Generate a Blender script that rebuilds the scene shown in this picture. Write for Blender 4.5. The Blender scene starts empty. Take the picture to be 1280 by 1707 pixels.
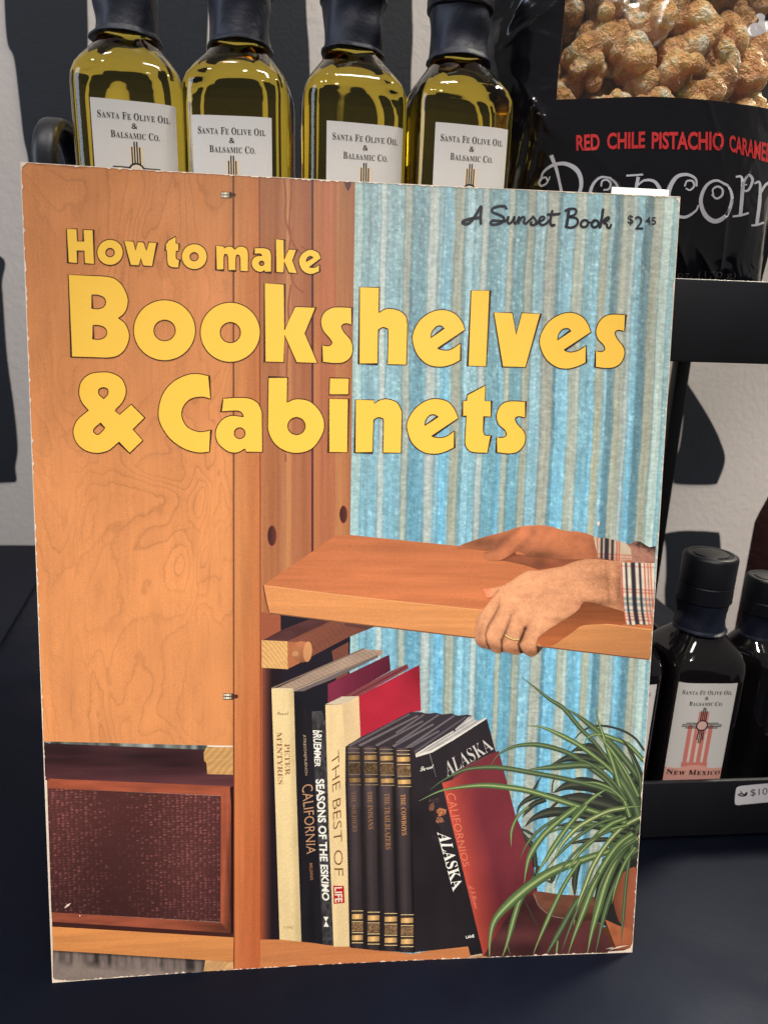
import bpy, math, random
import numpy as np
from mathutils import Vector, Matrix
from mathutils.geometry import delaunay_2d_cdt

SC = bpy.context.scene
COL = SC.collection
R = math.radians

# ------------------------------------------------------------------ camera
CAM_POS = np.array([0.09328916, -0.19600947, 0.22842609])
FPX, CX, CY = 1134.0, 640.0, 853.5
AX_R = np.array([0.99578894, -0.08574302, 0.03244264])     # image right in the world
AX_D = np.array([0.00819115, -0.26925477, -0.96303415])    # image down
AX_F = np.array([0.0913088, 0.9592445, -0.26741859])       # view direction
cam = bpy.data.cameras.new('camera')
cam_ob = bpy.data.objects.new('camera', cam)
COL.objects.link(cam_ob)
cam.sensor_fit = 'VERTICAL'
cam.sensor_height = 24.0
cam.lens = 24.0 * FPX / 1707.0
cam.clip_start, cam.clip_end = 0.005, 20.0
cam.dof.use_dof = True
cam.dof.focus_distance = 0.245
cam.dof.aperture_fstop = cam.lens / 1.3
cam_ob.matrix_world = Matrix(((AX_R[0], -AX_D[0], -AX_F[0], CAM_POS[0]),
                              (AX_R[1], -AX_D[1], -AX_F[1], CAM_POS[1]),
                              (AX_R[2], -AX_D[2], -AX_F[2], CAM_POS[2]), (0, 0, 0, 1)))
SC.camera = cam_ob

# ------------------------------------------------------------------ world and lamps
world = bpy.data.worlds.new('World')
SC.world = world
world.use_nodes = True
bg = world.node_tree.nodes['Background']
bg.inputs[0].default_value = (1.0, 0.94, 0.89, 1)
bg.inputs[1].default_value = 0.13


def aim(o, target):
    d = Vector(target) - Vector(o.location)
    o.rotation_euler = d.to_track_quat('-Z', 'Y').to_euler()


def spot(name, loc, target, watts, size_deg, blend, radius, col):
    l = bpy.data.lights.new(name, 'SPOT')
    l.energy, l.spot_size, l.spot_blend, l.shadow_soft_size, l.color = watts, R(size_deg), blend, radius, col
    o = bpy.data.objects.new(name, l)
    o.location = loc
    aim(o, target)
    COL.objects.link(o)
    return o


def area(name, loc, target, watts, sx, sy, col):
    l = bpy.data.lights.new(name, 'AREA')
    l.shape = 'RECTANGLE'
    l.energy, l.size, l.size_y, l.color = watts, sx, sy, col
    o = bpy.data.objects.new(name, l)
    o.location = loc
    aim(o, target)
    COL.objects.link(o)
    return o


spot('shop_or_added_spot', (0.25, -1.15, 1.35), (0.105, 0.0, 0.07), 97, 16, 1.0, 0.05, (1.0, 0.93, 0.84))
spot('shop_or_added_spot', (-0.5, -0.55, 1.7), (0.12, 0.05, 0.2), 16, 38, 0.8, 0.04, (1.0, 0.94, 0.88))
spot('shop_or_added_spot', (0.75, 0.02, 1.25), (0.12, 0.1, 0.25), 16, 26, 0.8, 0.03, (1.0, 0.93, 0.8))
spot('wall_spot', (-0.2, -0.1, 1.6), (-0.2, 0.487, 0.22), 15, 42, 0.9, 0.05, (1.0, 0.96, 0.94))
spot('wall_spot', (0.95, -0.05, 0.9), (0.57, 0.487, -0.11), 28, 23, 1.0, 0.05, (1.0, 0.93, 0.89))
area('added_cool_light', (-1.1, -0.35, 0.75), (0.05, 0.08, 0.3), 5.5, 0.5, 0.9, (0.72, 0.83, 1.0))  # unseen cool area light, added for the bluish sheen on left sides
area('added_rim_light', (0.80, 0.40, 1.0), (0.12, 0.09, 0.30), 16, 0.16, 0.4, (1.0, 0.92, 0.72))  # unseen area light, added so the bottles refract it as yellow rims
spot('shop_or_added_spot', (0.33, -0.50, 1.25), (0.236, 0.08, 0.345), 40, 10, 0.9, 0.02, (1.0, 0.94, 0.84))  # extra narrow spot, added to brighten the bag and its popcorn
spot('shop_or_added_spot', (-0.15, -0.65, 1.4), (0.085, 0.07, 0.345), 8, 11, 0.9, 0.03, (1.0, 0.95, 0.9))  # extra narrow spot, added to brighten the oil bottle labels
area('ceiling_panel', (0.30, -0.38, 1.5), (0.2, 0.05, 0.1), 6.5, 0.42, 0.20, (1.0, 0.96, 0.9))
spot('shop_or_added_spot', (0.165, -0.02, 1.15), (0.165, -0.030, 0.0), 16, 6.4, 0.7, 0.01, (0.80, 0.90, 1.0))  # extra tight spot, added for a bluish pool on the table

SC.view_settings.view_transform = 'Standard'
SC.view_settings.look = 'None'
SC.view_settings.exposure = 0.45
SC.view_settings.gamma = 1.0
SC.view_settings.use_curve_mapping = False
SC.cycles.use_denoising = True
SC.cycles.max_bounces = 14
SC.cycles.transmission_bounces = 12
SC.cycles.transparent_max_bounces = 16

# ------------------------------------------------------------------ geometry helpers


def ray(px, py):
    return AX_R * ((px - CX) / FPX) + AX_D * ((py - CY) / FPX) + AX_F


def on_y(px, py, y):
    r = ray(px, py)
    return CAM_POS + r * ((y - CAM_POS[1]) / r[1])


def on_z(px, py, z):
    r = ray(px, py)
    return CAM_POS + r * ((z - CAM_POS[2]) / r[2])


BOOK_W, BOOK_R, LEAN = 0.2127, 1.2988, R(9.2)
BOOK_H = BOOK_W * BOOK_R
_corner = np.array([(35, 270), (1133, 328), (1053, 1587), (88, 1638)], float)


def _homography():
    src = np.array([(0, 0), (BOOK_W, 0), (BOOK_W, BOOK_H), (0, BOOK_H)])
    A = []
    for (x, y), (u, v) in zip(src, _corner):
        A.append([x, y, 1, 0, 0, 0, -u * x, -u * y, -u])
        A.append([0, 0, 0, x, y, 1, -v * x, -v * y, -v])
    return np.linalg.inv(np.linalg.svd(np.array(A))[2][-1].reshape(3, 3))


HINV = _homography()


def bow(x):
    """how far the bowed book sags back, by the place across it"""
    u = np.clip(np.asarray(x) / BOOK_W + .5, 0, 1)
    return .0016 * np.sin(math.pi * u ** .85)


_d = CAM_POS - np.array([BOOK_W / 2, 0, 0])
CAM_L = np.array([_d[0], math.cos(LEAN) * _d[1] - math.sin(LEAN) * _d[2], math.sin(LEAN) * _d[1] + math.cos(LEAN) * _d[2]])


def cover(P, lift):
    """points measured on the cover photograph -> flat cover coordinates (x right from the middle, z up), lifted towards the reader"""
    P = np.asarray(P, float)
    q = np.c_[P, np.ones(len(P))] @ HINV.T
    x, z = q[:, 0] / q[:, 2] - BOOK_W / 2, BOOK_H - q[:, 1] / q[:, 2]
    for _ in range(2):      # the cover is slightly bowed: follow the line of sight on to it
        k = bow(x) / -CAM_L[1]
        x2, z2 = x + (x - CAM_L[0]) * k, z + (z - CAM_L[2]) * k
    x, z = np.clip(x2, -BOOK_W / 2, BOOK_W / 2), np.clip(z2, 0, BOOK_H)
    return np.c_[x, bow(x) - lift, z]


def lin(c):
    c = np.asarray(c, float) / 255.0
    return np.where(c <= 0.04045, c / 12.92, ((np.maximum(c, 0) + 0.055) / 1.055) ** 2.4)


INK = 0.86          # reflectance of the printed paper for a full white


def vn(X, Y, sx, sy, seed=0):
    X, Y = np.asarray(X) / sx, np.asarray(Y) / sy
    xi, yi = np.floor(X).astype(int), np.floor(Y).astype(int)
    fx, fy = X - xi, Y - yi
    fx, fy = fx * fx * (3 - 2 * fx), fy * fy * (3 - 2 * fy)

    def h(a, b):
        n = (a * 374761393 + b * 668265263 + seed * 974634777) & 0x7fffffff
        n = ((n ^ (n >> 13)) * 1274126177) & 0x7fffffff
        return ((n ^ (n >> 16)) & 0xffff) / 32767.5 - 1
    return (h(xi, yi) * (1 - fx) + h(xi + 1, yi) * fx) * (1 - fy) + (h(xi, yi + 1) * (1 - fx) + h(xi + 1, yi + 1) * fx) * fy


ZONES = {'A': (100, 370, .1875), 'B': (320, 370, .21875), 'C': (580, 460, .1875), 'D': (810, 460, .1875), 'E': (100, 610, .265625),
         'F': (430, 610, .1953), 'G': (660, 610, .1797), 'S': (750, 320, .28125), 'H': (740, 860, .28125), 'K': (420, 1040, .234375),
         'L': (420, 1310, .234375), 'M': (660, 1160, .1875), 'N': (660, 1390, .1875), 'P': (840, 1100, .203125), 'Q': (800, 1340, .21875),
         'T': (360, 850, .25), 'U': (60, 1220, .3125), 'V': (360, 280, .203125), 'W': (640, 0, .5), 'Y': (820, 0, .359375), '1': (0, 0, 1)}


def Z(zone, pts):
    ox, oy, s = ZONES[zone]
    return np.array([(ox + p[0] * s, oy + p[1] * s) for p in pts], float)


def smooth(pts, closed=True, step=3.0):
    """a curve through the points; a point with a third value is a sharp corner"""
    n = len(pts)
    P = [np.array(p[:2], float) for p in pts]
    corner = [len(p) > 2 for p in pts]
    out = []
    for i in range(n if closed else n - 1):
        j = (i + 1) % n
        p1, p2 = P[i], P[j]
        p0 = p1 * 2 - p2 if corner[i] or (not closed and i == 0) else P[i - 1]
        p3 = p2 * 2 - p1 if corner[j] or (not closed and j == n - 1) else P[(j + 1) % n]
        if corner[i] and corner[j]:
            k = 1
        else:
            k = max(2, int(np.linalg.norm(p2 - p1) / step))
        for t in np.arange(k) / k:
            out.append(0.5 * (2 * p1 + (p2 - p0) * t + (2 * p0 - 5 * p1 + 4 * p2 - p3) * t * t + (3 * p1 - p0 - 3 * p2 + p3) * t ** 3))
    if not closed:
        out.append(P[-1])
    return np.array(out)


def ellipse(cx, cy, rx, ry, n=48, rot=0.0):
    t = np.arange(n) * 2 * math.pi / n
    x, y = rx * np.cos(t), ry * np.sin(t)
    c, s = math.cos(rot), math.sin(rot)
    return np.c_[cx + x * c - y * s, cy + x * s + y * c]


def inside(pts, contours):
    res = np.zeros(len(pts), bool)
    x, y = pts[:, 0], pts[:, 1]
    for c in contours:
        a, b = c, np.roll(c, -1, 0)
        for (x1, y1), (x2, y2) in zip(a, b):
            if y1 == y2:
                continue
            k = ((y1 > y) != (y2 > y)) & (x < (x2 - x1) * (y - y1) / (y2 - y1) + x1)
            res ^= k
    return res


def refine(P, step, closed=True):
    out = []
    m = len(P)
    for i in range(m if closed else m - 1):
        a, b = P[i], P[(i + 1) % m]
        k = max(1, int(math.ceil(np.linalg.norm(b - a) / step)))
        out += [a + (b - a) * t / k for t in range(k)]
    if not closed:
        out.append(P[-1])
    return np.array(out)


class Sheet:
    """collects flat coloured patches that are printed on one surface"""
    def __init__(self, place, lift=0.0, dl=0.25e-6, fine=None):
        self.place, self.lift, self.dl, self.fine = place, lift, dl, fine
        self.v, self.f, self.c, self.n = [], [], [], 0

    def raw(self, P, faces, colour):
        P = np.asarray(P, float)
        c = colour(P[:, 0], P[:, 1]) if callable(colour) else np.tile(np.asarray(colour, float), (len(P), 1))
        self.v.append(self.place(P, self.lift))
        self.lift += self.dl
        self.f += [tuple(i + self.n for i in f) for f in faces]
        self.c.append(c)
        self.n += len(P)

    def poly(self, contours, colour, step=None):
        contours = [np.asarray(c, float) for c in (contours if isinstance(contours, list) else [contours])]
        if self.place is cover and np.ptp(contours[0], axis=0).max() > 14:     # fine enough to follow the bowed cover
            step = min(step or 9, 9)
            contours = [refine(c, 9) for c in contours]
        if self.fine:
            step = self.fine
            contours = [refine(c, step) for c in contours]
        pts, edges = [], []
        for c in contours:
            k = len(pts)
            pts += [Vector(p) for p in c]
            edges += [(k + i, k + (i + 1) % len(c)) for i in range(len(c))]
        if step:
            allp = np.vstack(contours)
            lo, hi = allp.min(0), allp.max(0)
            gx, gy = np.meshgrid(np.arange(lo[0] + step / 2, hi[0], step), np.arange(lo[1] + step / 2, hi[1], step))
            gx[::2] += step * .37
            g = np.c_[gx.ravel(), gy.ravel()]
            g = g[inside(g, contours)]
            pts += [Vector(p) for p in g]
        v, e, f, _, _, _ = delaunay_2d_cdt(pts, edges, [], 0, 1e-4)
        P = np.array([tuple(q) for q in v])
        T = np.array([t for t in f if len(t) == 3])
        cen = P[T].mean(1)
        T = T[inside(cen, contours)]
        a = P[T]
        area2 = (a[:, 1, 0] - a[:, 0, 0]) * (a[:, 2, 1] - a[:, 0, 1]) - (a[:, 1, 1] - a[:, 0, 1]) * (a[:, 2, 0] - a[:, 0, 0])
        T = np.where((area2 > 0)[:, None], T[:, ::-1], T)
        self.raw(P, [tuple(t) for t in T], colour)

    def grid(self, quad, nx, ny, colour):
        """quad TL TR BR BL"""
        q = np.asarray(quad, float)
        u, v = np.meshgrid(np.linspace(0, 1, nx + 1), np.linspace(0, 1, ny + 1))
        u, v = u.ravel()[:, None], v.ravel()[:, None]
        P = (q[0] * (1 - u) + q[1] * u) * (1 - v) + (q[3] * (1 - u) + q[2] * u) * v
        w = nx + 1
        f = [(j * w + i, (j + 1) * w + i, (j + 1) * w + i + 1, j * w + i + 1) for j in range(ny) for i in range(nx)]
        self.raw(P, f, colour)

    def band(self, pts, widths, colours, closed=False):
        """a ribbon along pts; colours across its width: list of (offset -1..1, rgb or (rgb at start, rgb at end))"""
        P = np.asarray(pts, float)
        if self.place is cover and not closed and np.ndim(widths) == 0:
            P = refine(P, 8, False)
        n = len(P)
        if closed:
            d = np.roll(P, -1, 0) - np.roll(P, 1, 0)
        else:
            d = np.gradient(P, axis=0)
        d /= np.maximum(np.linalg.norm(d, axis=1), 1e-9)[:, None]
        nrm = np.c_[-d[:, 1], d[:, 0]]
        w = np.broadcast_to(np.asarray(widths, float), (n,)) / 2
        if closed:      # mitre
            e1 = P - np.roll(P, 1, 0)
            e1 /= np.maximum(np.linalg.norm(e1, axis=1), 1e-9)[:, None]
            n1 = np.c_[-e1[:, 1], e1[:, 0]]
            w = w / np.clip((n1 * nrm).sum(1), .45, 1)
        k = len(colours)
        V = np.concatenate([P + nrm * (w * o)[:, None] for o, _ in colours])
        t = np.linspace(0, 1, n)[:, None]
        C = []
        for _, c in colours:
            c = np.asarray(c, float)
            C.append(c[0] * (1 - t) + c[1] * t if c.ndim == 2 else np.tile(c, (n, 1)))
        C = np.concatenate(C)
        f = []
        for a in range(k - 1):
            for i in range(n if closed else n - 1):
                j = (i + 1) % n
                f.append((a * n + i, a * n + j, (a + 1) * n + j, (a + 1) * n + i))
        pos = self.place(V, self.lift)
        self.v.append(pos)
        self.lift += self.dl
        self.f += [tuple(i + self.n for i in q) for q in f]
        self.c.append(C)
        self.n += len(V)

    def build(self, name, mat, parent=None, smooth_shade=False):
        m = bpy.data.meshes.new(name)
        V = np.vstack(self.v)
        m.from_pydata(V.tolist(), [], self.f)
        at = m.color_attributes.new('Col', 'FLOAT_COLOR', 'POINT')
        C = np.c_[lin(np.vstack(self.c)) * INK, np.ones(len(V))].astype(np.float32)
        at.data.foreach_set('color', C.ravel())
        m.materials.append(mat)
        o = bpy.data.objects.new(name, m)
        COL.objects.link(o)
        o.parent = parent
        return o


def obj(name, verts, faces, mat, parent=None, smooth_shade=False):
    m = bpy.data.meshes.new(name)
    m.from_pydata([tuple(v) for v in verts], [], [tuple(f) for f in faces])
    if mat:
        m.materials.append(mat)
    if smooth_shade:
        m.polygons.foreach_set('use_smooth', [True] * len(m.polygons))
    m.update()
    o = bpy.data.objects.new(name, m)
    COL.objects.link(o)
    o.parent = parent
    return o


def thing(name, label, cat, loc=(0, 0, 0), rot=(0, 0, 0), group=None):
    o = bpy.data.objects.new(name, None)
    o.empty_display_size = 0.01
    COL.objects.link(o)
    o.location, o.rotation_euler = loc, rot
    tag(o, label, cat, group)
    return o


def tag(o, label, cat, group=None, kind=None):
    o['label'], o['category'] = label, cat
    if group:
        o['group'] = group
    if kind:
        o['kind'] = kind
    return o


import bmesh


def rbox(lo, hi, r=0.0015, seg=3):
    bm = bmesh.new()
    bmesh.ops.create_cube(bm, size=1)
    for v in bm.verts:
        v.co = Vector([lo[i] + (v.co[i] + .5) * (hi[i] - lo[i]) for i in range(3)])
    if r > 0:
        bmesh.ops.bevel(bm, geom=list(bm.edges), offset=r, segments=seg, profile=.5, affect='EDGES')
    return bm


def bm_obj(name, bm, mat, parent=None, smooth_shade=True):
    m = bpy.data.meshes.new(name)
    bm.normal_update()
    bm.to_mesh(m)
    bm.free()
    m.materials.append(mat)
    if smooth_shade:
        m.polygons.foreach_set('use_smooth', [True] * len(m.polygons))
        try:
            m.set_sharp_from_angle(angle=R(50))
        except Exception:
            pass
    o = bpy.data.objects.new(name, m)
    COL.objects.link(o)
    o.parent = parent
    return o


# ------------------------------------------------------------------ lettering from the built-in font
def serif(s):
    return ''.join(chr(0x1D400 + ord(c) - 65) if 'A' <= c <= 'Z' else chr(0x1D41A + ord(c) - 97) if 'a' <= c <= 'z' else
                   chr(0x1D7CE + ord(c) - 48) if '0' <= c <= '9' else c for c in s)


def script(s):
    return ''.join(chr(0x1D4D0 + ord(c) - 65) if 'A' <= c <= 'Z' else chr(0x1D4EA + ord(c) - 97) if 'a' <= c <= 'z' else c for c in s)


_glyphs = {}


def glyph(s, off=0.0):
    """(vertices n x 2, faces) of a word, x from 0"""
    key = (s, off)
    if key not in _glyphs:
        c = bpy.data.curves.new('word', 'FONT')
        c.body, c.size, c.resolution_u, c.offset = s, 1.0, 3, off
        c.fill_mode = 'FRONT'
        o = bpy.data.objects.new('word', c)
        COL.objects.link(o)
        dg = bpy.context.evaluated_depsgraph_get()
        dg.update()
        ev = o.evaluated_get(dg)
        m = ev.to_mesh()
        V = np.array([v.co[:2] for v in m.vertices]).reshape(-1, 2)
        F = []
        for p in m.polygons:
            ids = list(p.vertices)
            F.append(tuple(ids) if p.normal.z > 0 else tuple(ids[::-1]))
        ev.to_mesh_clear()
        bpy.data.objects.remove(o)
        bpy.data.curves.remove(c)
        _glyphs[key] = (V, F)
    return _glyphs[key]


def word(s, off=0.0, track=0.0, caps=None):
    """lay a text out; caps = height of the small capitals (each word's first letter stays full size)"""
    if caps is None and track == 0:
        return glyph(s, off)
    V, F, x, n, first = [], [], 0.0, 0, True
    for ch in s:
        if ch == ' ':
            x += .30
            first = True
            continue
        g, f = glyph(serif(ch.upper()) if caps else ch, off)
        k = 1.0 if (first or caps is None or not ch.isalpha()) else caps
        lo, hi = g[:, 0].min(), g[:, 0].max()
        V.append(np.c_[(g[:, 0] - lo) * k + x, g[:, 1] * k])
        F += [tuple(i + n for i in q) for q in f]
        n += len(g)
        x += (hi - lo) * k + .06 + track
        first = False
    return np.vstack(V), F


def put_word(sheet, W, quad, colour):
    """quad: TL TR BR BL of the inked box, in the sheet's own coordinates"""
    V, F = W
    lo, hi = V.min(0), V.max(0)
    u = (V - lo) / np.maximum(hi - lo, 1e-9)
    q = np.asarray(quad, float)
    s, t = u[:, :1], 1 - u[:, 1:]
    P = (q[0] * (1 - s) + q[1] * s) * (1 - t) + (q[3] * (1 - s) + q[2] * s) * t
    sheet.raw(P, F, colour)


# ------------------------------------------------------------------ materials
class NT:
    def __init__(self, name):
        self.m = bpy.data.materials.new(name)
        self.m.use_nodes = True
        self.t = self.m.node_tree
        self.b = self.t.nodes['Principled BSDF']
        self.out = self.t.nodes['Material Output']

    def n(self, typ, ins=None, **kw):
        x = self.t.nodes.new(typ)
        for k, v in kw.items():
            setattr(x, k, v)
        for k, v in (ins or {}).items():
            self.put(x.inputs[k], v)
        return x

    def put(self, sock, v):
        if isinstance(v, bpy.types.NodeSocket):
            self.t.links.new(v, sock)
        else:
            sock.default_value = v

    def s(self, **kw):
        for k, v in kw.items():
            self.put(self.b.inputs[k.replace('_', ' ')], v)
        return self

    def coord(self, scale=(1, 1, 1)):
        tc = self.n('ShaderNodeTexCoord')
        mp = self.n('ShaderNodeMapping', {'Vector': tc.outputs['Object'], 'Scale': scale})
        return mp.outputs[0]

    def noise(self, vec, scale, detail=3, rough=.5, dist=0.0):
        return self.n('ShaderNodeTexNoise', {'Vector': vec, 'Scale': scale, 'Detail': detail, 'Roughness': rough, 'Distortion': dist}).outputs['Fac']

    def math(self, op, a, b=0.0, clamp=False):
        x = self.n('ShaderNodeMath', {0: a, 1: b}, operation=op)
        x.use_clamp = clamp
        return x.outputs[0]

    def rng(self, v, a, b, c, d):
        return self.n('ShaderNodeMapRange', {'Value': v, 'From Min': a, 'From Max': b, 'To Min': c, 'To Max': d}).outputs[0]

    def mix(self, f, a, b, mode='MIX'):
        x = self.n('ShaderNodeMix', data_type='RGBA', blend_type=mode)
        self.put(x.inputs['Factor'], f)
        self.put(x.inputs[6], a)
        self.put(x.inputs[7], b)
        return x.outputs[2]

    def bump(self, h, dist, strength=1.0):
        self.put(self.b.inputs['Normal'], self.n('ShaderNodeBump', {'Height': h, 'Distance': dist, 'Strength': strength}).outputs[0])


def plain(name, rgb, rough=.5, spec=.5, bump=None, var=0.0, vs=60.0, **kw):
    t = NT(name)
    c = (*rgb, 1)
    if var:
        f = t.noise(t.coord(), vs, 5, .6)
        col = t.mix(f, (*[x * (1 - var) for x in rgb], 1), (*[x * (1 + var) for x in rgb], 1))
        t.s(Base_Color=col)
    else:
        t.s(Base_Color=c)
    t.s(Roughness=rough, Specular_IOR_Level=spec)
    if bump:
        t.bump(t.noise(t.coord(), bump[0], 4, .6), bump[1])
    for k, v in kw.items():
        t.put(t.b.inputs[k.replace('_', ' ')], v)
    return t.m


def ink(name, kind='plain', rough=.36, spec=.35, grainy=.12):
    t = NT(name)
    col = t.n('ShaderNodeAttribute', attribute_name='Col').outputs['Color']
    grain = t.noise(t.coord(), 3000, 2, .6)
    g = t.rng(grain, .3, .7, 1 - grainy, 1 + grainy)
    if kind == 'plywood':
        warp = t.noise(t.coord((1, 1, .8)), 230, 3, .6)
        base = t.n('ShaderNodeTexNoise', {'Vector': t.coord((1.0, 1, .42)), 'Scale': 30.0, 'Detail': 2.6, 'Roughness': .46, 'Distortion': .7}).outputs['Fac']
        fr = t.math('FRACT', t.math('ADD', t.math('MULTIPLY', base, 22.0), t.math('MULTIPLY', warp, .85)))
        line = t.rng(t.math('ABSOLUTE', t.math('SUBTRACT', fr, .5)), 0.0, .13, 1.0, 0.0)
        soft_ = t.rng(fr, .5, 1.0, .35, 0.0)
        m = t.rng(t.noise(t.coord(), 24, 2), .35, .65, .1, 1.0)
        a = t.math('SUBTRACT', 1.0, t.math('MULTIPLY', t.math('MULTIPLY', t.math('MAXIMUM', line, t.math('MULTIPLY', soft_, t.rng(fr, .499, .501, 0.0, 1.0))), m), .27))
        fib = t.rng(t.noise(t.coord((1, 1, .05)), 900, 3, .7), .3, .7, .94, 1.06)
        blot = t.rng(t.noise(t.coord((1, 1, .6)), 45, 3, .6), .3, .7, .93, 1.06)
        f = t.math('MULTIPLY', t.math('MULTIPLY', a, fib), blot)
        g = t.math('MULTIPLY', g, f)
    elif kind in ('board', 'shelfboard'):
        sc = (1, 1, .03) if kind == 'board' else (.05, 1, 1)
        fib = t.rng(t.noise(t.coord(sc), 1300, 3, .65), .3, .7, .93, 1.07)
        wide = t.rng(t.noise(t.coord(sc), 330, 2, .5), .3, .7, .92, 1.07)
        g = t.math('MULTIPLY', g, t.math('MULTIPLY', fib, wide))
    elif kind == 'curtain':
        weave = t.rng(t.noise(t.coord((.35, 1, 1)), 950, 3, .7), .3, .7, .90, 1.10)
        nub = t.rng(t.noise(t.coord((.7, 1, 1)), 900, 2, .5), .50, .75, 1.0, 1.22)
        g = t.math('MULTIPLY', g, t.math('MULTIPLY', weave, nub))
    elif kind == 'cloth':
        v = t.n('ShaderNodeTexVoronoi', {'Vector': t.coord((.62, 1, 1.0)), 'Scale': 1050.0, 'Randomness': .45})
        dot = t.rng(v.outputs['Distance'], .10, .46, 1.0, 0.0)
        rnd = t.n('ShaderNodeSeparateColor', {0: v.outputs['Color']}).outputs[0]
        dot = t.math('MULTIPLY', dot, t.rng(rnd, .1, 1.0, .25, 1.7))
        g = t.math('MULTIPLY', g, t.math('ADD', .72, t.math('MULTIPLY', dot, 1.25)))
    v = t.n('ShaderNodeVectorMath', {0: col, 1: t.n('ShaderNodeCombineXYZ', {0: g, 1: g, 2: g}).outputs[0]}, operation='MULTIPLY').outputs[0]
    sc_ = t.noise(t.coord(), 55, 4, .6)
    t.s(Base_Color=v, Roughness=t.rng(sc_, .3, .7, rough - .06, rough + .1), Specular_IOR_Level=spec)
    return t.m


I_PLAIN, I_PLY, I_BOARD, I_SHELF = ink('printed_ink'), ink('printed_plywood', 'plywood'), ink('printed_board', 'board'), ink('printed_shelf_board', 'shelfboard')
I_CURT, I_CLOTH = ink('printed_curtain', 'curtain'), ink('printed_speaker_cloth', 'cloth')
I_TITLE = ink('title_ink', grainy=.03)
I_PAPER = ink('label_paper_ink', rough=.6, spec=.25, grainy=.03)
I_BAG = ink('bag_print', rough=.28, spec=.5)
M_CARD = plain('book_card', (.72, .64, .54), .6, .3, (900, .00008), .12, 250)
M_PAGES = plain('book_pages', (.70, .62, .48), .8, .2, None, .1, 900)
M_TABLE = plain('black_table', (.0019, .0024, .0056), .48, .17, (260, .00006), .35, 14)
_t = M_TABLE.node_tree
_n = _t.nodes.new('ShaderNodeTexNoise')
_n.inputs['Scale'].default_value, _n.inputs['Detail'].default_value, _n.inputs['Distortion'].default_value = 16.0, 6.0, .8
_r = _t.nodes.new('ShaderNodeMapRange')
_r.inputs['From Min'].default_value, _r.inputs['From Max'].default_value, _r.inputs['To Min'].default_value, _r.inputs['To Max'].default_value = .32, .68, .34, .60
_c = _t.nodes.new('ShaderNodeTexCoord')
_t.links.new(_c.outputs['Object'], _n.inputs['Vector'])
_t.links.new(_n.outputs['Fac'], _r.inputs['Value'])
_t.links.new(_r.outputs[0], _t.nodes['Principled BSDF'].inputs['Roughness'])
M_TABLE.node_tree.nodes['Principled BSDF'].inputs['Specular Tint'].default_value = (.52, .63, 1.0, 1)
M_MAT = plain('black_cloth', (.0028, .0036, .0085), .75, .15, (1500, .00008), .2, 40)
M_RACK = plain('rack_black', (.0085, .0088, .0125), .45, .32, (1800, .00004), .2, 60)
M_HANDLE = plain('handle_black', (.008, .009, .014), .40, .4, (800, .00003), .15, 60)
M_WALL = plain('wall_plaster', (.53, .482, .452), .85, .2, (190, .0004), .05, 9)
M_STROKE = plain('painted_navy', (.0105, .0128, .0185), .6, .3, (300, .0003), .2, 30)
M_FLOOR = plain('floor_dark', (.05, .045, .04), .6, .3, None, .2, 6)
M_CARDWHITE = plain('white_card', (.78, .77, .76), .55, .3, None, .03, 40)

# ================================================================== the book
book = thing('book', 'worn vintage paperback with yellow title lettering over a printed photo of bookshelves', 'book',
             (BOOK_W / 2, 0, 0), (-LEAN, 0, 0))
hw = BOOK_W / 2
rng = random.Random(7)



def slab(name, x0, x1, z0, z1, y0, y1, mat, parent, cut=0.0):
    """a bowed sheet or block of the book; cut blunts its two outer corners"""
    n = 90
    xs = list(np.linspace(x0, x1 - cut, n)) + ([x1] if cut else [])
    V, F = [], []
    for k, x in enumerate(xs):
        c = cut if k == len(xs) - 1 else 0
        y = float(bow(x))
        V += [(x, y + y0, z0 + c), (x, y + y0, z1 - c), (x, y + y1, z1 - c), (x, y + y1, z0 + c)]
    for k in range(len(xs) - 1):
        a, b_ = 4 * k, 4 * k + 4
        for i in range(4):
            j = (i + 1) % 4
            F.append((a + i, b_ + i, b_ + j, a + j))
    F.append((0, 1, 2, 3))
    m = 4 * (len(xs) - 1)
    F.append((m + 3, m + 2, m + 1, m))
    return obj(name, V, F, mat, parent)


front = slab('front_cover', -hw, hw, 0, BOOK_H, 0.0, .0005, M_CARD, book, .0008)
slab('back_cover', -hw + .0006, hw - .001, .0003, BOOK_H - .0008, .0073, .0078, M_CARD, book)
slab('page_block', -hw + .0014, hw - .0018, .0008, BOOK_H - .0012, .0006, .0072, M_PAGES, book)
slab('spine', -hw + .0002, -hw + .0011, .0004, BOOK_H - .0006, .0006, .0072, M_CARD, book)

_lift = [2e-5]


def sheet(n=1):
    s = Sheet(cover, _lift[0])
    return s


def done(s, name, mat=None):
    _lift[0] = s.lift + 1.2e-6
    return s.build(name, mat or I_PLAIN, front)


def shade(base, fn):
    base = np.asarray(base, float)
    return lambda X, Y: base[None, :] * np.asarray(fn(X, Y)).reshape(-1, 1)


# ---- curtain -------------------------------------------------------
cream, tan, blue, pale, deep, sky = (196, 199, 190), (178, 171, 146), (130, 172, 184), (152, 194, 206), (92, 130, 142), (122, 186, 214)
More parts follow.
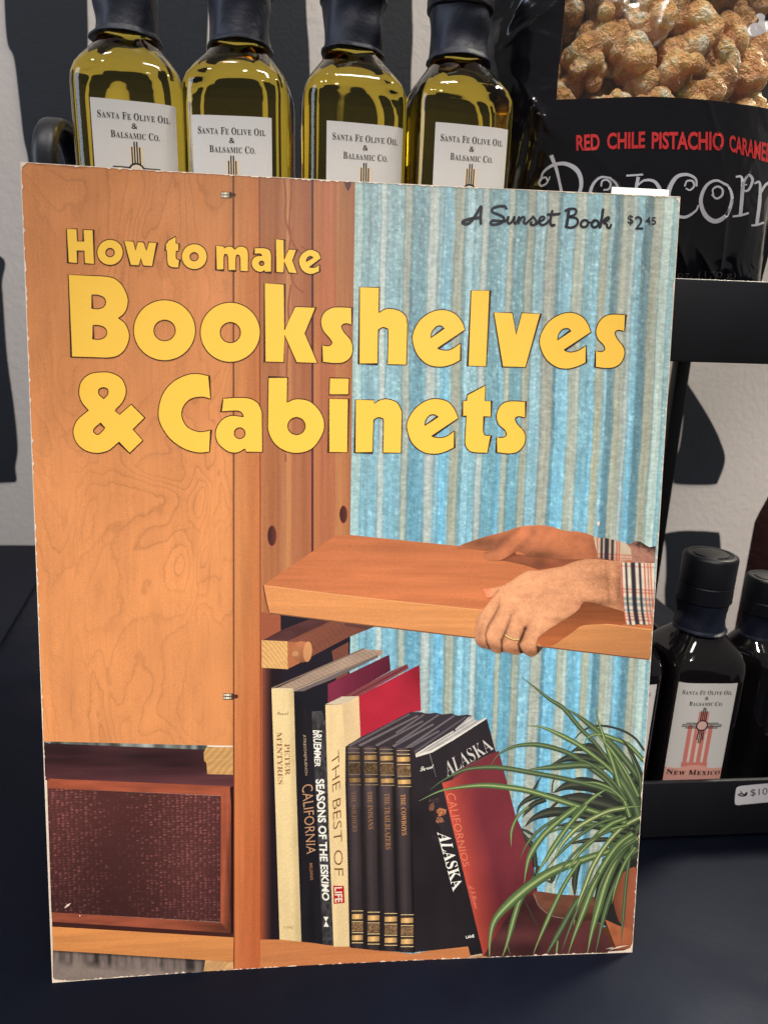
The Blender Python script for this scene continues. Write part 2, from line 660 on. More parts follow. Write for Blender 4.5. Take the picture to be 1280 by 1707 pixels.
# stripes by their place across the cover (photo pixels along y = 460)
strp = [(588, 604, (165, 190, 185)), (604, 632, blue), (612, 618, (120, 150, 160)), (632, 643, cream), (643, 671, blue), (671, 683, (190, 188, 168)), (683, 710, (112, 162, 180)),
        (710, 727, cream), (727, 753, pale), (735, 748, sky), (753, 768, tan), (768, 773, (120, 150, 150)), (773, 786, pale), (786, 797, blue), (797, 809, cream), (809, 832, (118, 168, 182)),
        (832, 841, sky), (841, 851, (196, 188, 160)), (851, 872, (112, 160, 174)), (872, 885, tan), (885, 905, pale), (905, 925, (192, 184, 164)), (925, 930, deep), (930, 953, (128, 184, 206)),
        (953, 963, tan), (963, 972, (196, 192, 172)), (972, 990, (118, 165, 180)), (990, 998, sky), (998, 1012, (184, 176, 146)), (1012, 1020, pale), (1020, 1031, deep),
        (1031, 1049, (188, 182, 158)), (1049, 1057, cream), (1057, 1071, pale), (1062, 1068, sky), (1071, 1084, deep), (1084, 1102, tan), (1102, 1119, (196, 210, 198)), (1119, 1140, (150, 188, 190))]


def curtain_col(X, Y):
    q = np.c_[X, Y, np.ones(len(X))] @ HINV.T
    u = q[:, 0] / q[:, 2]
    a = cover([(0, 460)], 0)[0, 0]
    k = (cover([(1000, 460)], 0)[0, 0] - cover([(600, 460)], 0)[0, 0]) / 400
    px = (u - BOOK_W / 2 - cover([(600, 460)], 0)[0, 0]) / k + 600
    px = px + 1.6 * vn(X * 0, Y, 1, 90, 3) + .8 * vn(X, Y, 14, 16, 5) - 4 * np.clip((Y - 460) / 1100, -.2, 1)
    out = np.tile(np.array(blue, float), (len(X), 1))
    for x0, x1, c in strp:
        w = 1 / (1 + np.exp(-(px - x0) / 1.3)) * 1 / (1 + np.exp((px - x1) / 1.3))
        out += (np.array(c, float) - out) * w[:, None]
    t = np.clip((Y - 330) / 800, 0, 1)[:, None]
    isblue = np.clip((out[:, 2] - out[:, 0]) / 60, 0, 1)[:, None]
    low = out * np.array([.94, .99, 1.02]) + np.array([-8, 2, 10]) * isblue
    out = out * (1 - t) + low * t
    # soft folds, fine streaks and darker stripe borders
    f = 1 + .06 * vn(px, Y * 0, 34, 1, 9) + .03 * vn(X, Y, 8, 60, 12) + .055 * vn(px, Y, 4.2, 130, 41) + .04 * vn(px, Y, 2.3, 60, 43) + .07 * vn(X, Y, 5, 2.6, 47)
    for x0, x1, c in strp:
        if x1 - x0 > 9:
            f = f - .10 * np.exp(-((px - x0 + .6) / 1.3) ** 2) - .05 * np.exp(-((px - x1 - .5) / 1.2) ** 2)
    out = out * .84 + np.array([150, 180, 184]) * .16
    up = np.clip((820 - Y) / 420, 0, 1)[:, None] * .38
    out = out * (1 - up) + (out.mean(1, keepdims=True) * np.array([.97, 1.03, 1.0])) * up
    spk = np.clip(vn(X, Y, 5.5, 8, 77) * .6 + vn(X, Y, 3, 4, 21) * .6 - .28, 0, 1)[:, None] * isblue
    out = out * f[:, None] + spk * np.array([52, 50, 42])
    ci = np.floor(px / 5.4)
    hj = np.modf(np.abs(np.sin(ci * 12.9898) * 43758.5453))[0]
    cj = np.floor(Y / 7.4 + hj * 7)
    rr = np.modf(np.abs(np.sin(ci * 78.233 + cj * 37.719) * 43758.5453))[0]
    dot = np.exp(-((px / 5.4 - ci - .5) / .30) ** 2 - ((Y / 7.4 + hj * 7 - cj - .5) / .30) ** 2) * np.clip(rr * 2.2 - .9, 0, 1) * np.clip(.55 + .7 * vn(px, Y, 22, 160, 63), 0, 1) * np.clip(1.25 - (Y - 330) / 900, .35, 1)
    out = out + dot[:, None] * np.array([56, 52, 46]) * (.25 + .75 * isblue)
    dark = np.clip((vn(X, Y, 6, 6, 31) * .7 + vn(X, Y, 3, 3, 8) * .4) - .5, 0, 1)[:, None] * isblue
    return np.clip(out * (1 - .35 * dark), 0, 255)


s = sheet()
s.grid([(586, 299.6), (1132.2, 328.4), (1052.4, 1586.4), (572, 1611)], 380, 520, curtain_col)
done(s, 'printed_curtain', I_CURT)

# ---- plywood cabinet door ------------------------------------------
def ply_col(X, Y):
    t = np.clip((Y - 300) / 620, 0, 1)[:, None]
    c = np.array([204, 133, 83]) * (1 - t) + np.array([226, 149, 93]) * t
    f = 1 + .03 * vn(X, Y, 90, 160, 2) + .02 * vn(X, Y, 20, 60, 4)
    edge = 1 - .10 * np.exp(-np.clip(388 + (Y - 290) * .002 - X, 0, 99) / 5)
    left = 1 + .05 * np.exp(-(X - (35 + (Y - 270) * .0387)) / 8)
    return c * (f * edge * left)[:, None]


s = sheet()
s.grid([(35, 270), (388, 290), (389.5, 1243), (73.5, 1238)], 90, 200, ply_col)
done(s, 'printed_cabinet_door', I_PLY)

# ---- wooden posts and boards right of the door ----------------------
s = sheet()


def vboard(x0, x1, c0, c1, seed, top=286, bot=1620, x0b=None, x1b=None):
    x0b, x1b = x0 if x0b is None else x0b, x1 if x1b is None else x1b

    def col(X, Y):
        t = np.clip((X - x0) / max(1, x1 - x0), 0, 1)[:, None]
        c = np.array(c0) * (1 - t) + np.array(c1) * t
        c = c * np.array([.98, 1.045, .98]) * (1 - np.clip((Y - 1000) / 450, 0, 1)[:, None] * np.array([.03, .15, .17]))
        return c * (1 + .05 * vn(X, Y, 4, 140, seed) + .03 * vn(X, Y, 60, 220, seed + 1) + .05 * np.clip((Y - 600) / 700, -1, 1))[:, None]
    w = max(3, int(abs(x1 - x0) / 2.5))
    s.grid([(x0, top), (x1, top + (x1 - x0) * .053), (x1b, bot), (x0b, bot)], w, 90, col)


# front face of the post, its inner side, then the panel boards seen edge on
vboard(433, 468, (176, 106, 74), (168, 98, 68), 3, 293, 1572, 436, 468)
vboard(466, 478, (172, 104, 76), (182, 114, 82), 5, 295, 1010)
vboard(478, 486, (196, 130, 88), (186, 112, 78), 7, 296, 990)
vboard(486, 519, (172, 104, 76), (166, 94, 68), 9, 297, 980)
vboard(519, 523, (84, 44, 50), (96, 52, 52), 11, 298, 960)
vboard(523, 535, (192, 116, 80), (188, 108, 76), 13, 299, 950)
vboard(535, 563, (182, 104, 78), (184, 106, 78), 15, 300, 930, 535, 560)
vboard(562, 592, (188, 118, 82), (166, 98, 70), 17, 302, 906, 558, 583.5)
vboard(388, 392, (104, 50, 34), (150, 82, 54), 19, 288, 1620, 389, 392.5)
vboard(391, 433, (206, 128, 84), (194, 110, 70), 21, 289, 1618, 391.5, 435)
vboard(431.5, 434, (150, 80, 54), (146, 76, 52), 23, 292, 1616, 434.5, 437)
done(s, 'printed_wood_posts', I_BOARD)

s = sheet()
# wavy figure of the panel boards, plug holes, hinges
for zone, pts in (('V', [(560, 90), (575, 250), (570, 400), (600, 520), (640, 640)]), ('V', [(620, 90), (618, 250), (605, 420), (610, 560), (660, 660), (700, 700)]),
                  ('B', [(740, 20), (755, 100), (745, 200), (760, 420), (800, 500), (860, 540)]), ('B', [(755, 480), (735, 640), (742, 800), (730, 980), (722, 1130)]),
                  ('B', [(830, 180), (870, 210), (905, 215)]), ('F', [(250, 20), (245, 90)]), ('F', [(235, 750), (240, 819)])):
    s.band(smooth(Z(zone, pts), False, 3), 3.2, [(-1, (166, 98, 70)), (0, (146, 82, 60)), (1, (164, 96, 68))])
done(s, 'printed_grain_pattern')
for cx, cy, rx, ry in ((453.5, 893, 6.8, 16.5), (572.5, 857.5, 5.8, 14)):
    s = sheet()
    s.poly(ellipse(cx, cy, rx + 1, ry + 1), (140, 74, 52))
    s.poly(ellipse(cx, cy, rx, ry), shade((82, 42, 38), lambda X, Y, cx=cx: 1 + .25 * (X - cx) / 7), 2)
    done(s, 'printed_plug')
s = sheet()
s.poly(smooth([(574, 302.5, 1), (585.5, 303, 1), (585, 309), (580.5, 318.5), (575.5, 310)], True, 2), (88, 46, 48))
done(s, 'printed_plug')
for hx, hy in ((368.5, 319.5), (372.5, 1155.5)):
    s = sheet()
    s.poly(np.array([(hx, hy), (hx + 18, hy + .6), (hx + 18, hy + 11), (hx, hy + 11)]), (70, 52, 44))
    for dy in (1.2, 6.2):
        for dx, w, c in ((.6, 4, (206, 196, 176)), (5, 5, (238, 230, 208)), (10.6, 3, (188, 170, 140))):
            s.poly(np.array([(hx + dx, hy + dy), (hx + dx + w, hy + dy), (hx + dx + w, hy + dy + 3.4), (hx + dx, hy + dy + 3.4)]), c)
    s.poly(ellipse(hx + 20.5, hy + 5.5, 4.5, 3.6, 16), (84, 46, 38))
    done(s, 'printed_hinge')

# ---- back of the book niche (dark) ----------------------------------
s = sheet()
s.poly(np.array([(467, 1020), (585, 1020), (582, 1150), (600, 1600), (466, 1572)]), lambda X, Y: np.array([[32, 26, 36]]) * (1 + .1 * vn(X, Y, 40, 40, 3))[:, None], 12)
s.poly(np.array([(437, 1112), (470, 1112), (470, 1575), (437, 1572)]),
       lambda X, Y: np.array([148, 78, 56]) * (1 - np.clip((X - 437) / 16, 0, 1))[:, None] + np.array([34, 24, 30]) * np.clip((X - 437) / 16, 0, 1)[:, None], 3)
s.poly(np.array([(435.8, 1020), (468, 1026), (468, 1112), (437, 1112)]), (160, 88, 62), None)
s.poly(np.array([(553, 1085), (581, 1070), (580, 1165), (566, 1170)]), (118, 70, 58))
done(s, 'printed_niche')

# ---- rail with dowel under the shelf --------------------------------
s = sheet()
s.poly(Z('T', [(310, 870), (440, 800), (620, 730), (1060, 765), (1065, 775), (880, 850), (480, 1060), (478, 875)]),
       lambda X, Y: np.array([128, 76, 60]) * (1 + .12 * vn(X + Y * 1.8, Y, 5, 60, 4) - .10 * np.clip((X - 500) / 120, 0, 1))[:, None], 4)
s.poly(Z('T', [(310, 870), (440, 800), (620, 730), (760, 742), (478, 875)]), lambda X, Y: np.array([84, 50, 50]) * (1 + .1 * vn(X, Y, 20, 6, 4))[:, None], 4)
s.poly(Z('T', [(880, 735), (1060, 765), (1065, 775), (1000, 800), (850, 770)]), (96, 60, 54))
s.poly(smooth(Z('T', [(306, 868), (478, 876), (480, 1062), (306, 1052)]).tolist() and [(p[0], p[1], 1) for p in Z('T', [(306, 868), (478, 876), (480, 1062), (306, 1052)])]),
       lambda X, Y: np.array([220, 170, 108]) * (1 + .10 * np.sin((X * .62 + Y * -.5 + 2 * vn(X, Y, 30, 30, 1)) * 1.35) ** 3 + .03 * vn(X, Y, 3, 3, 1))[:, None], 1.2)
s.poly(Z('T', [(480, 880), (545, 880), (560, 1020), (480, 1060)]), lambda X, Y: np.array([176, 108, 70]) * (1 + .16 * np.sin(X * 1.8 + .2 * Y))[:, None], 1.2)
s.poly(ellipse(*Z('T', [(566, 945)])[0], 13, 17.5, 32, .1), lambda X, Y: np.array([176, 112, 76]) * (1 - .10 * (Y - 1086) / 16)[:, None], 2)
s.poly(Z('T', [(560, 875), (610, 880), (620, 1010), (560, 1018)]), lambda X, Y: np.array([172, 108, 74]) * (1 - .14 * (Y - 1086) / 16)[:, None], 2)
s.poly(ellipse(*Z('T', [(612, 945)])[0], 7.2, 17, 32, .08), lambda X, Y: np.array([206, 146, 98]) * (1 - .05 * (Y - 1086) / 16)[:, None], 2)
s.poly(ellipse(*Z('T', [(530, 958)])[0], 5.4, 4.6, 20), (196, 140, 96))
done(s, 'printed_rail')

# ---- the shelf board being held ------------------------------------
def top_col(X, Y):
    a = np.array([196, 116, 74])
    d = np.clip((900 + (X - 560) * .12 - Y) / -60, 0, 1)
    left = np.exp(-((X - 470) / 90) ** 2 - ((Y - 950) / 30) ** 2)
    return a * (1 + .03 * vn(X, Y, 90, 5, 4) + .02 * vn(X, Y, 40, 2, 6) + .07 * d - .07 * left - .10 * np.exp(-((X - 660) / 70) ** 2 - ((Y - 915) / 14) ** 2))[:, None]


s = sheet()
s.poly(np.array([(440, 975), (559, 893), (582, 891.5), (763, 910), (860, 916), (1091, 930), (1088, 1054), (900, 1031), (760, 1016), (600, 999), (440, 979)]), top_col, 6)
s.poly(Z('H', [(400, 225), (640, 245), (900, 250), (1040, 268), (820, 262), (690, 300), (560, 320), (470, 290), (330, 262)]),
       lambda X, Y: np.array([134, 76, 52]) * (1 + .25 * np.clip((X - 880) / 120, 0, 1) + .1 * vn(X, Y, 20, 8, 2))[:, None], 3)
s.poly(Z('H', [(240, 250), (300, 266), (345, 266), (430, 232), (420, 212), (330, 240)]), (126, 66, 44))
done(s, 'printed_shelf_top', I_SHELF)
s = sheet()
s.poly(np.array([(440, 975.5), (600, 995), (760, 1012), (900, 1027), (1088, 1050), (1083, 1099), (900, 1077), (800, 1064), (600, 1040), (449, 1021)]),
       lambda X, Y: np.array([226, 152, 94]) * (1 - .12 * np.clip((X - 800) / 280, 0, 1) + .03 * vn(X, Y, 120, 4, 8) - .05 * np.clip((Y - (1000 + (X - 440) * .12) + 8) / 30, 0, 1))[:, None], 6)
s.band(smooth([(441, 976), (600, 995.5), (760, 1012.5), (900, 1027.5), (1088, 1050)], False, 8), 1.6, [(-1, (232, 160, 104)), (1, (236, 168, 112))])
s.band(smooth([(449, 1022), (600, 1040.5), (800, 1064.5), (900, 1077.5), (1083, 1099.5)], False, 8), 2.0, [(-1, (150, 92, 58)), (1, (110, 84, 70))])
s.band([(439, 976), (443, 1000), (448.5, 1021)], 2, [(-1, (92, 44, 36)), (1, (150, 84, 56))])
# shadow of the sleeve and the hand in the printed picture
s.poly(smooth(Z('H', [(520, 720), (640, 640), (760, 550), (830, 500), (1060, 560), (1075, 640), (960, 640), (820, 650), (760, 690), (640, 770), (590, 772)]), True, 4),
       lambda X, Y: np.array([150, 84, 50]) * (1 + .25 * np.clip((Y - 1030) / 40, -.4, 1) + .05 * vn(X, Y, 40, 3, 5))[:, None], 3)
done(s, 'printed_shelf_edge', I_SHELF)

# ---- loudspeaker and lower shelf ------------------------------------
s = sheet()
s.poly(np.array([(74, 1238), (389, 1246), (389, 1320), (76, 1300)]), lambda X, Y: (np.array([60, 35, 38]) * (1 + .25 * vn(X, Y, 60, 7, 3) + .5 * np.clip((Y - 1278) / 20, 0, 1))[:, None]), 5)
s.grid(Z('U', [(45, 50), (915, 72), (910, 95), (45, 60)]), 90, 3,
       lambda X, Y: np.array([150, 150, 140]) * (.75 + .35 * vn(X, Y * 0, 9, 1, 6) - .15 * vn(X, Y * 0, 23, 1, 2))[:, None] + np.array([0, 6, 10]))
s.poly(Z('U', [(910, 82), (1052, 80), (1052, 228), (915, 225), (910, 165), (898, 155), (896, 110)]),
       lambda X, Y: np.array([206, 158, 100]) * (1 + .09 * np.sin((X * .55 + Y * .5 + 3 * vn(X, Y, 20, 20, 3)) * .9) ** 3)[:, None], 1.6)
s.poly(Z('U', [(990, 340), (1045, 290), (1055, 290), (1055, 1090), (985, 1060)]), (40, 20, 22))
s.poly(Z('U', [(60, 248), (1040, 290), (988, 340), (62, 300)]), lambda X, Y: np.array([164, 84, 60]) * (1 + .1 * vn(X, Y, 30, 5, 3))[:, None], 4)
s.poly(Z('U', [(1035, 292), (1042, 400), (1040, 1075), (985, 1015), (988, 340)]), lambda X, Y: np.array([158, 82, 58]) * (1.05 + .14 * vn(X, Y, 5, 60, 8) - .55 * np.clip((X - 372) / 14, 0, 1) * np.clip((Y - 1330) / 160, .2, 1))[:, None], 3)
s.poly(Z('U', [(85, 962), (985, 1015), (1040, 1075), (88, 1012)]), lambda X, Y: np.array([152, 80, 58]) * (1 + .13 * vn(X, Y, 26, 4, 5) - .35 * np.clip((X - 300) / 85, 0, 1))[:, None], 4)
s.poly(Z('U', [(88, 1012), (1040, 1073), (1055, 1070), (1055, 1098), (88, 1040)]), (66, 34, 30))
s.poly(Z('U', [(88, 1038), (1055, 1096), (1053, 1226), (92, 1165)]), lambda X, Y: np.array([222, 146, 84]) * (1 + .05 * vn(X, Y, 110, 5, 3) - .06 * np.clip((Y - 1560) / 30, 0, 1))[:, None], 5)
done(s, 'printed_loudspeaker', I_SHELF)
s = sheet()
s.poly(Z('U', [(62, 300), (988, 341), (985, 1014), (84, 962)]), lambda X, Y: np.array([92, 53, 51]) * (1 + .10 * vn(X, Y, 80, 80, 3) + .10 * np.clip((1420 - Y) / 110, -1, 1))[:, None], 8)
done(s, 'printed_speaker_cloth', I_CLOTH)

s = sheet()
tufts = ((95, 130, 60), (150, 192, 62), (225, 250, 44), (262, 318, 48), (330, 390, 78), (420, 490, 70), (505, 570, 52), (580, 650, 84), (672, 745, 80), (765, 805, 72), (842, 890, 60))


def carpet_col(X, Y):
    x, y = (X - 60) / .3125, (Y - 1220) / .3125
    top = 1165 + (x - 92) * .0635
    d = y - top
    c = np.tile(np.array([142, 126, 118], float), (len(X), 1)) * (1 + .05 * vn(X, Y, 30, 12, 3) + .05 * vn(X, Y, 3, 3, 6))[:, None]
    fr = np.clip(1 - (d - 44) / 46, 0, 1) * np.clip((930 - x) / 30, 0, 1)
    c = c * (1 - .62 * fr * np.clip(.55 + .6 * vn(x, d * 0, 26, 1, 5), 0, 1))[:, None]
    for x0, x1, dep in tufts:
        m, hw_ = (x0 + x1) / 2 + .05 * d, (x1 - x0) / 2 - 2
        k = 1 / (1 + np.exp((np.abs(x - m) - hw_ * (1 - .2 * np.clip(d / dep, 0, 1) ** 2)) / 3.0)) * 1 / (1 + np.exp((d - dep) / 6.0))
        lit = (118 + 26 * np.clip(d / dep, 0, 1.2)) * (1 - .22 * ((x - m) / (hw_ + 1)) ** 2 + .10 * vn(x, y, 8, 40, 9))
        c += (lit[:, None] * np.array([1.0, .88, .84]) - c) * (.85 * k)[:, None]
    return c * np.clip(.62 + d / 40, .62, 1)[:, None]


s.poly(Z('U', [(92, 1165), (1053, 1226), (1053, 1266), (560, 1300), (92, 1337)]), carpet_col, 1.6)
s.poly(Z('U', [(905, 1217), (1053, 1227), (1055, 1268), (895, 1277)]), lambda X, Y: np.array([206, 158, 106]) * (1 + .12 * vn(X + Y, Y, 4, 10, 9))[:, None], 2)
done(s, 'printed_carpet')

# ---- the shelf the books stand on -----------------------------------
s = sheet()
s.poly(np.array([(434, 1566), (468, 1566), (600, 1580), (690, 1590), (760, 1575), (800, 1568), (1053, 1540), (1053, 1587), (760, 1603), (434, 1613.5)]),
       lambda X, Y: np.array([204, 128, 78]) * (1 - .55 * np.clip((X - 780) / 120, 0, 1) + .04 * vn(X, Y, 90, 5, 4))[:, None] * np.array([1, 1 - .0, 1]), 5)
done(s, 'printed_lower_shelf', I_SHELF)

# ---- printed books on the shelf --------------------------------------
def two(zk, a, zl, b):
    return np.vstack([Z(zk, a), Z(zl, b)])


def soft(base, amp=.05, sx=30, sy=60, seed=3):
    return lambda X, Y: np.array([base], float) * (1 + amp * vn(X, Y, sx, sy, seed))[:, None]


s = sheet()
# cream book, first from the post
s.poly(Z('K', [(140, 458), (180, 455), (790, 172), (812, 182), (930, 186), (928, 215), (895, 232), (300, 478)]), lambda X, Y: np.array([164, 140, 122]) * (1 + .10 * np.sin((Y + .46 * X) * 1.2) + .06 * vn(X, Y, 30, 10, 3))[:, None], 3)
s.band(Z('K', [(140, 458), (800, 175)]), 2.4, [(-1, (120, 100, 88)), (1, (132, 112, 98))])
s.band(Z('K', [(300, 470), (895, 225)]), 2.6, [(-1, (92, 74, 70)), (1, (196, 176, 150))])
s.poly(Z('K', [(140, 458), (182, 455), (285, 458), (300, 478), (210, 470)]), (226, 206, 168))
spine_a = np.vstack([Z('K', [(140, 460), (298, 472)]), Z('L', [(316, 0), (352, 1108), (198, 1092), (163, 0)])])
s.poly(spine_a, lambda X, Y: np.array([236, 210, 156]) * (1 - .10 * np.clip((X - 478 - (Y - 1150) * .026) / 8, 0, 1) + .03 * vn(X, Y, 14, 50, 3))[:, None], 4)
# black book with a maroon side
s.poly(Z('K', [(300, 480), (890, 225), (900, 235), (560, 400), (430, 450), (370, 478)]), (112, 98, 98))
s.poly(Z('K', [(300, 482), (372, 478), (540, 428), (545, 580), (430, 640), (430, 700), (470, 1280), (320, 1280)]), (30, 28, 36))
s.poly(Z('K', [(540, 428), (975, 218), (985, 330), (660, 520), (540, 560)]), lambda X, Y: np.array([108, 38, 58]) * (1 + .2 * np.clip((600 - X) / 60, -1, 1) + .06 * vn(X, Y, 20, 20, 3))[:, None], 4)
s.poly(Z('K', [(430, 640), (545, 560), (545, 1280), (430, 1280)]), (28, 26, 32))
s.poly(np.vstack([Z('K', [(302, 500), (430, 640), (470, 1280)]), Z('L', [(575, 1135), (500, 1126), (354, 1106), (316, 0)])]), lambda X, Y: np.array([[30, 27, 33]]) * (1 + .2 * vn(X, Y, 10, 90, 5))[:, None], 6)
# narrow grey book
s.poly(np.vstack([Z('K', [(425, 622), (500, 618), (522, 700), (545, 1200)]), Z('L', [(582, 1136), (505, 1128)])]),
       lambda X, Y: np.array([62, 60, 62]) * (1 + .35 * vn(X, Y, 2.2, 5, 6) + .25 * np.clip((1210 - Y) / 30, 0, 1))[:, None], 2)
# cream and red book
s.poly(Z('K', [(650, 520), (975, 340), (1105, 284), (1112, 318), (760, 518), (655, 560)]), lambda X, Y: np.array([128, 70, 74]) * (1 + .14 * np.sin((Y + .52 * X) * 1.1))[:, None], 3)
s.band(Z('K', [(655, 545), (1108, 300)]), 2.4, [(-1, (96, 34, 44)), (1, (120, 46, 56))])
s.poly(Z('K', [(522, 572), (640, 516), (760, 514), (640, 572)]), (206, 190, 164))
s.poly(Z('K', [(640, 572), (760, 514), (772, 806), (665, 872)]), soft((226, 196, 150), .04))
s.poly(Z('K', [(760, 514), (1190, 290), (1201, 616), (1120, 630), (772, 806)]), lambda X, Y: np.array([176, 40, 58]) * (1 + .10 * np.clip((X - 600) / 100, -.6, .2) - .28 * np.clip((X - 650) / 60, 0, 1) * np.clip((1190 - Y) / 60, 0, 1) + .05 * vn(X, Y, 25, 25, 2))[:, None], 4)
spine_d = np.vstack([Z('K', [(522, 576), (640, 572), (665, 872), (668, 1100)]), Z('L', [(694, 1142), (581, 1143), (548, 300)])])
s.poly(spine_d, lambda X, Y: np.array([236, 208, 156]) * (1 + .03 * vn(X, Y, 6, 40, 4) - .16 * np.clip((X - 571 - (Y - 1180) * .023) / 7, 0, 1))[:, None], 3)
done(s, 'printed_books')

s = sheet()
# the four dark volumes: tops, spines, side
s.poly(Z('K', [(670, 872), (760, 812), (1130, 626), (1280, 640), (1280, 880), (1130, 890)]), (58, 50, 56))
s.poly(Z('M', [(0, 205), (125, 142), (230, 145), (270, 160), (350, 148), (410, 165), (490, 155), (550, 175), (630, 165), (690, 180), (520, 300), (180, 540), (0, 480)]), (58, 52, 58))
for a, b, c in (((690, 868), (1120, 640), (104, 94, 98)), ((760, 866), (1180, 652), (118, 106, 108)), ((880, 866), (1215, 690), (112, 102, 106)), ((1000, 872), (1290, 712), (118, 108, 112)), ((1110, 882), (1330, 760), (112, 104, 108))):
    s.band(refine(Z('K', [a, b]), 6, False), np.linspace(6, 4.2, len(refine(Z('K', [a, b]), 6, False))), [(-1, (46, 40, 46)), (-.2, c), (.5, c), (1, (40, 34, 40))])
for a, b, c in (((0, 330), (250, 165), (112, 102, 106)), ((0, 420), (380, 165), (112, 104, 108)), ((80, 470), (520, 172), (116, 108, 112)), ((160, 500), (620, 185), (96, 90, 96))):
    s.band(refine(Z('M', [a, b]), 6, False), np.linspace(6, 3.6, len(refine(Z('M', [a, b]), 6, False))), [(-1, (46, 40, 46)), (-.2, c), (.5, c), (1, (40, 34, 40))])
s.poly(np.vstack([Z('K', [(665, 872), (1130, 888)]), Z('M', [(150, 470), (180, 540), (300, 790), (420, 1280)]), Z('N', [(640, 1000), (160, 1052), (0, 1046)]), Z('L', [(910, 1172), (700, 1150), (664, 0)])]),
       lambda X, Y: np.array([[42, 36, 40]]) * (1 + .10 * vn(X, Y, 20, 60, 3) + .25 * np.clip((1320 - Y) / 120, -.4, .6))[:, None], 6)
vols = (((672, 872), (772, 868), (800, 1158), (704, 1152)), ((785, 872), (892, 868), (918, 1168), (816, 1162)), ((898, 876), (1008, 872), (1042, 1178), (936, 1172)), ((1018, 884), (1128, 880), (1158, 1186), (1052, 1182)))
for k, (a, b, c, d) in enumerate(vols):
    q = np.vstack([Z('K', [a, b]), Z('L', [c, d])])
    w0, w1 = q[0], q[1]

    def col(X, Y, q=q):
        t = np.clip((Y - q[0][1]) / (q[3][1] - q[0][1]), 0, 1)
        l = q[0][0] * (1 - t) + q[3][0] * t
        u = (X - l) / 24
        return np.array([64, 54, 56]) * (1.0 + .30 * np.exp(-((u - .42) / .25) ** 2) - .55 * np.exp(-((u - 1) / .12) ** 2) - .3 * np.exp(-(u / .1) ** 2) + .06 * vn(X, Y, 5, 60, 8))[:, None] * (1 - .28 * t + .12 * (t < .3))[:, None]
    s.poly(q, col, 3)
    gold, gold2 = (190, 150, 96), (224, 196, 140)

    def bands(zone, x0, y0, x1, sl, ys, bright):
        for (ya, yb, kind) in ys:
            Q = Z(zone, [(x0 + sl * ya, ya + y0), (x1 + sl * ya, ya + y0), (x1 + sl * yb, yb + y0), (x0 + sl * yb, yb + y0)])
            if kind == 'box':
                s.poly(Q, lambda X, Y, Q=Q: np.array([188, 150, 98]) * bright * (1.02 + .30 * np.exp(-((X - Q[0][0]) / (Q[1][0] - Q[0][0]) - .45) ** 2 / .05) - .25 * np.clip((X - Q[1][0] + 4) / 4, 0, 1))[:, None], 2)
                s.band(np.vstack([Q]), 1.0, [(-1, (60, 44, 36)), (1, (60, 44, 36))], True)
            elif kind == 'line':
                s.poly(Q, tuple(np.array(gold2) * bright))
            else:
                s.poly(Q, lambda X, Y: np.array([124, 96, 68]) * bright * (1 + .40 * vn(X, Y, 1.6, 2.0, 11))[:, None], 1.2)
    yk = a[1]
    bands('K', a[0] + 10, yk, b[0] - 6, .035, ((14, 17, 'line'), (40, 45, 'line'), (58, 98, 'box'), (112, 117, 'line'), (122, 190, 'emb'), (196, 200, 'line'), (220, 258, 'box'), (270, 274, 'line')), .62 + .12 * k)
    yl = 886 + 9 * k
    bands('L', d[0] + 6, yl, c[0] - 10, .0, ((0, 5, 'line'), (22, 64, 'box'), (76, 81, 'line'), (84, 148, 'emb'), (154, 160, 'line'), (172, 214, 'box'), (226, 232, 'line')), 1.0)
done(s, 'printed_dark_volumes')

s = sheet()
# black book leaning right, its white page edges, the red book
s.poly(np.vstack([Z('M', [(175, 540), (300, 505), (805, 200), (880, 480), (930, 600), (700, 1280)]), Z('N', [(770, 1075), (665, 1100), (640, 1000), (560, 700), (380, 100), (300, 0)]), Z('M', [(420, 1270)])]),
       lambda X, Y: np.array([[46, 40, 44]]) * (1 + .10 * vn(X, Y, 20, 30, 3) - .2 * np.clip((Y - 1400) / 150, 0, 1))[:, None], 5)
s.poly(Z('M', [(175, 525), (300, 440), (520, 300), (640, 190), (680, 175), (700, 215), (730, 220), (805, 190), (795, 210), (330, 500), (180, 545)]),
       lambda X, Y: np.array([182, 178, 176]) * (1 + .16 * np.sin((Y + .62 * X) * 1.0) + .08 * vn(X, Y, 12, 6, 4))[:, None], 2)
s.band(Z('M', [(175, 535), (310, 495), (500, 390), (800, 200)]), [4, 3.4, 2.6, 1.6], [(-1, (238, 232, 216)), (1, (226, 220, 206))])
s.band(Z('M', [(176, 524), (300, 440), (520, 305)]), [3.6, 2.4, 1.2], [(-1, (238, 232, 216)), (1, (200, 190, 180))])
s.poly(ellipse(*Z('M', [(517, 306)])[0], 1.6, 2.4, 12), (40, 34, 36))
s.band(Z('M', [(298, 515), (325, 610), (355, 720)]), [1.8, 1.4, .8], [(-1, (126, 120, 122)), (1, (96, 90, 94))])
for c, rx, ry, a in (((316, 985), 22, 40, (120, 82, 66)), ((400, 1030), 44, 38, (168, 106, 72)), ((340, 930), 46, 22, (70, 54, 54)), ((385, 1105), 38, 26, (150, 100, 76)), ((350, 1060), 26, 24, (52, 38, 40))):
    p = Z('M', [c])[0]
    e = ellipse(p[0], p[1], rx * .1875, ry * .1875, 26)
    e += np.c_[vn(e[:, 0], e[:, 1], 3, 3, 5), vn(e[:, 0], e[:, 1], 3, 3, 6)] * 1.8
    s.poly(e, lambda X, Y, a=a: np.array([a], float) * (1 + .35 * vn(X, Y, 2.4, 2.6, 7))[:, None], 1.4)
s.band(Z('N', [(660, 1090), (765, 1072)]), 3.4, [(-1, (214, 190, 150)), (1, (170, 150, 120))])
done(s, 'printed_leaning_book')

TXT = []


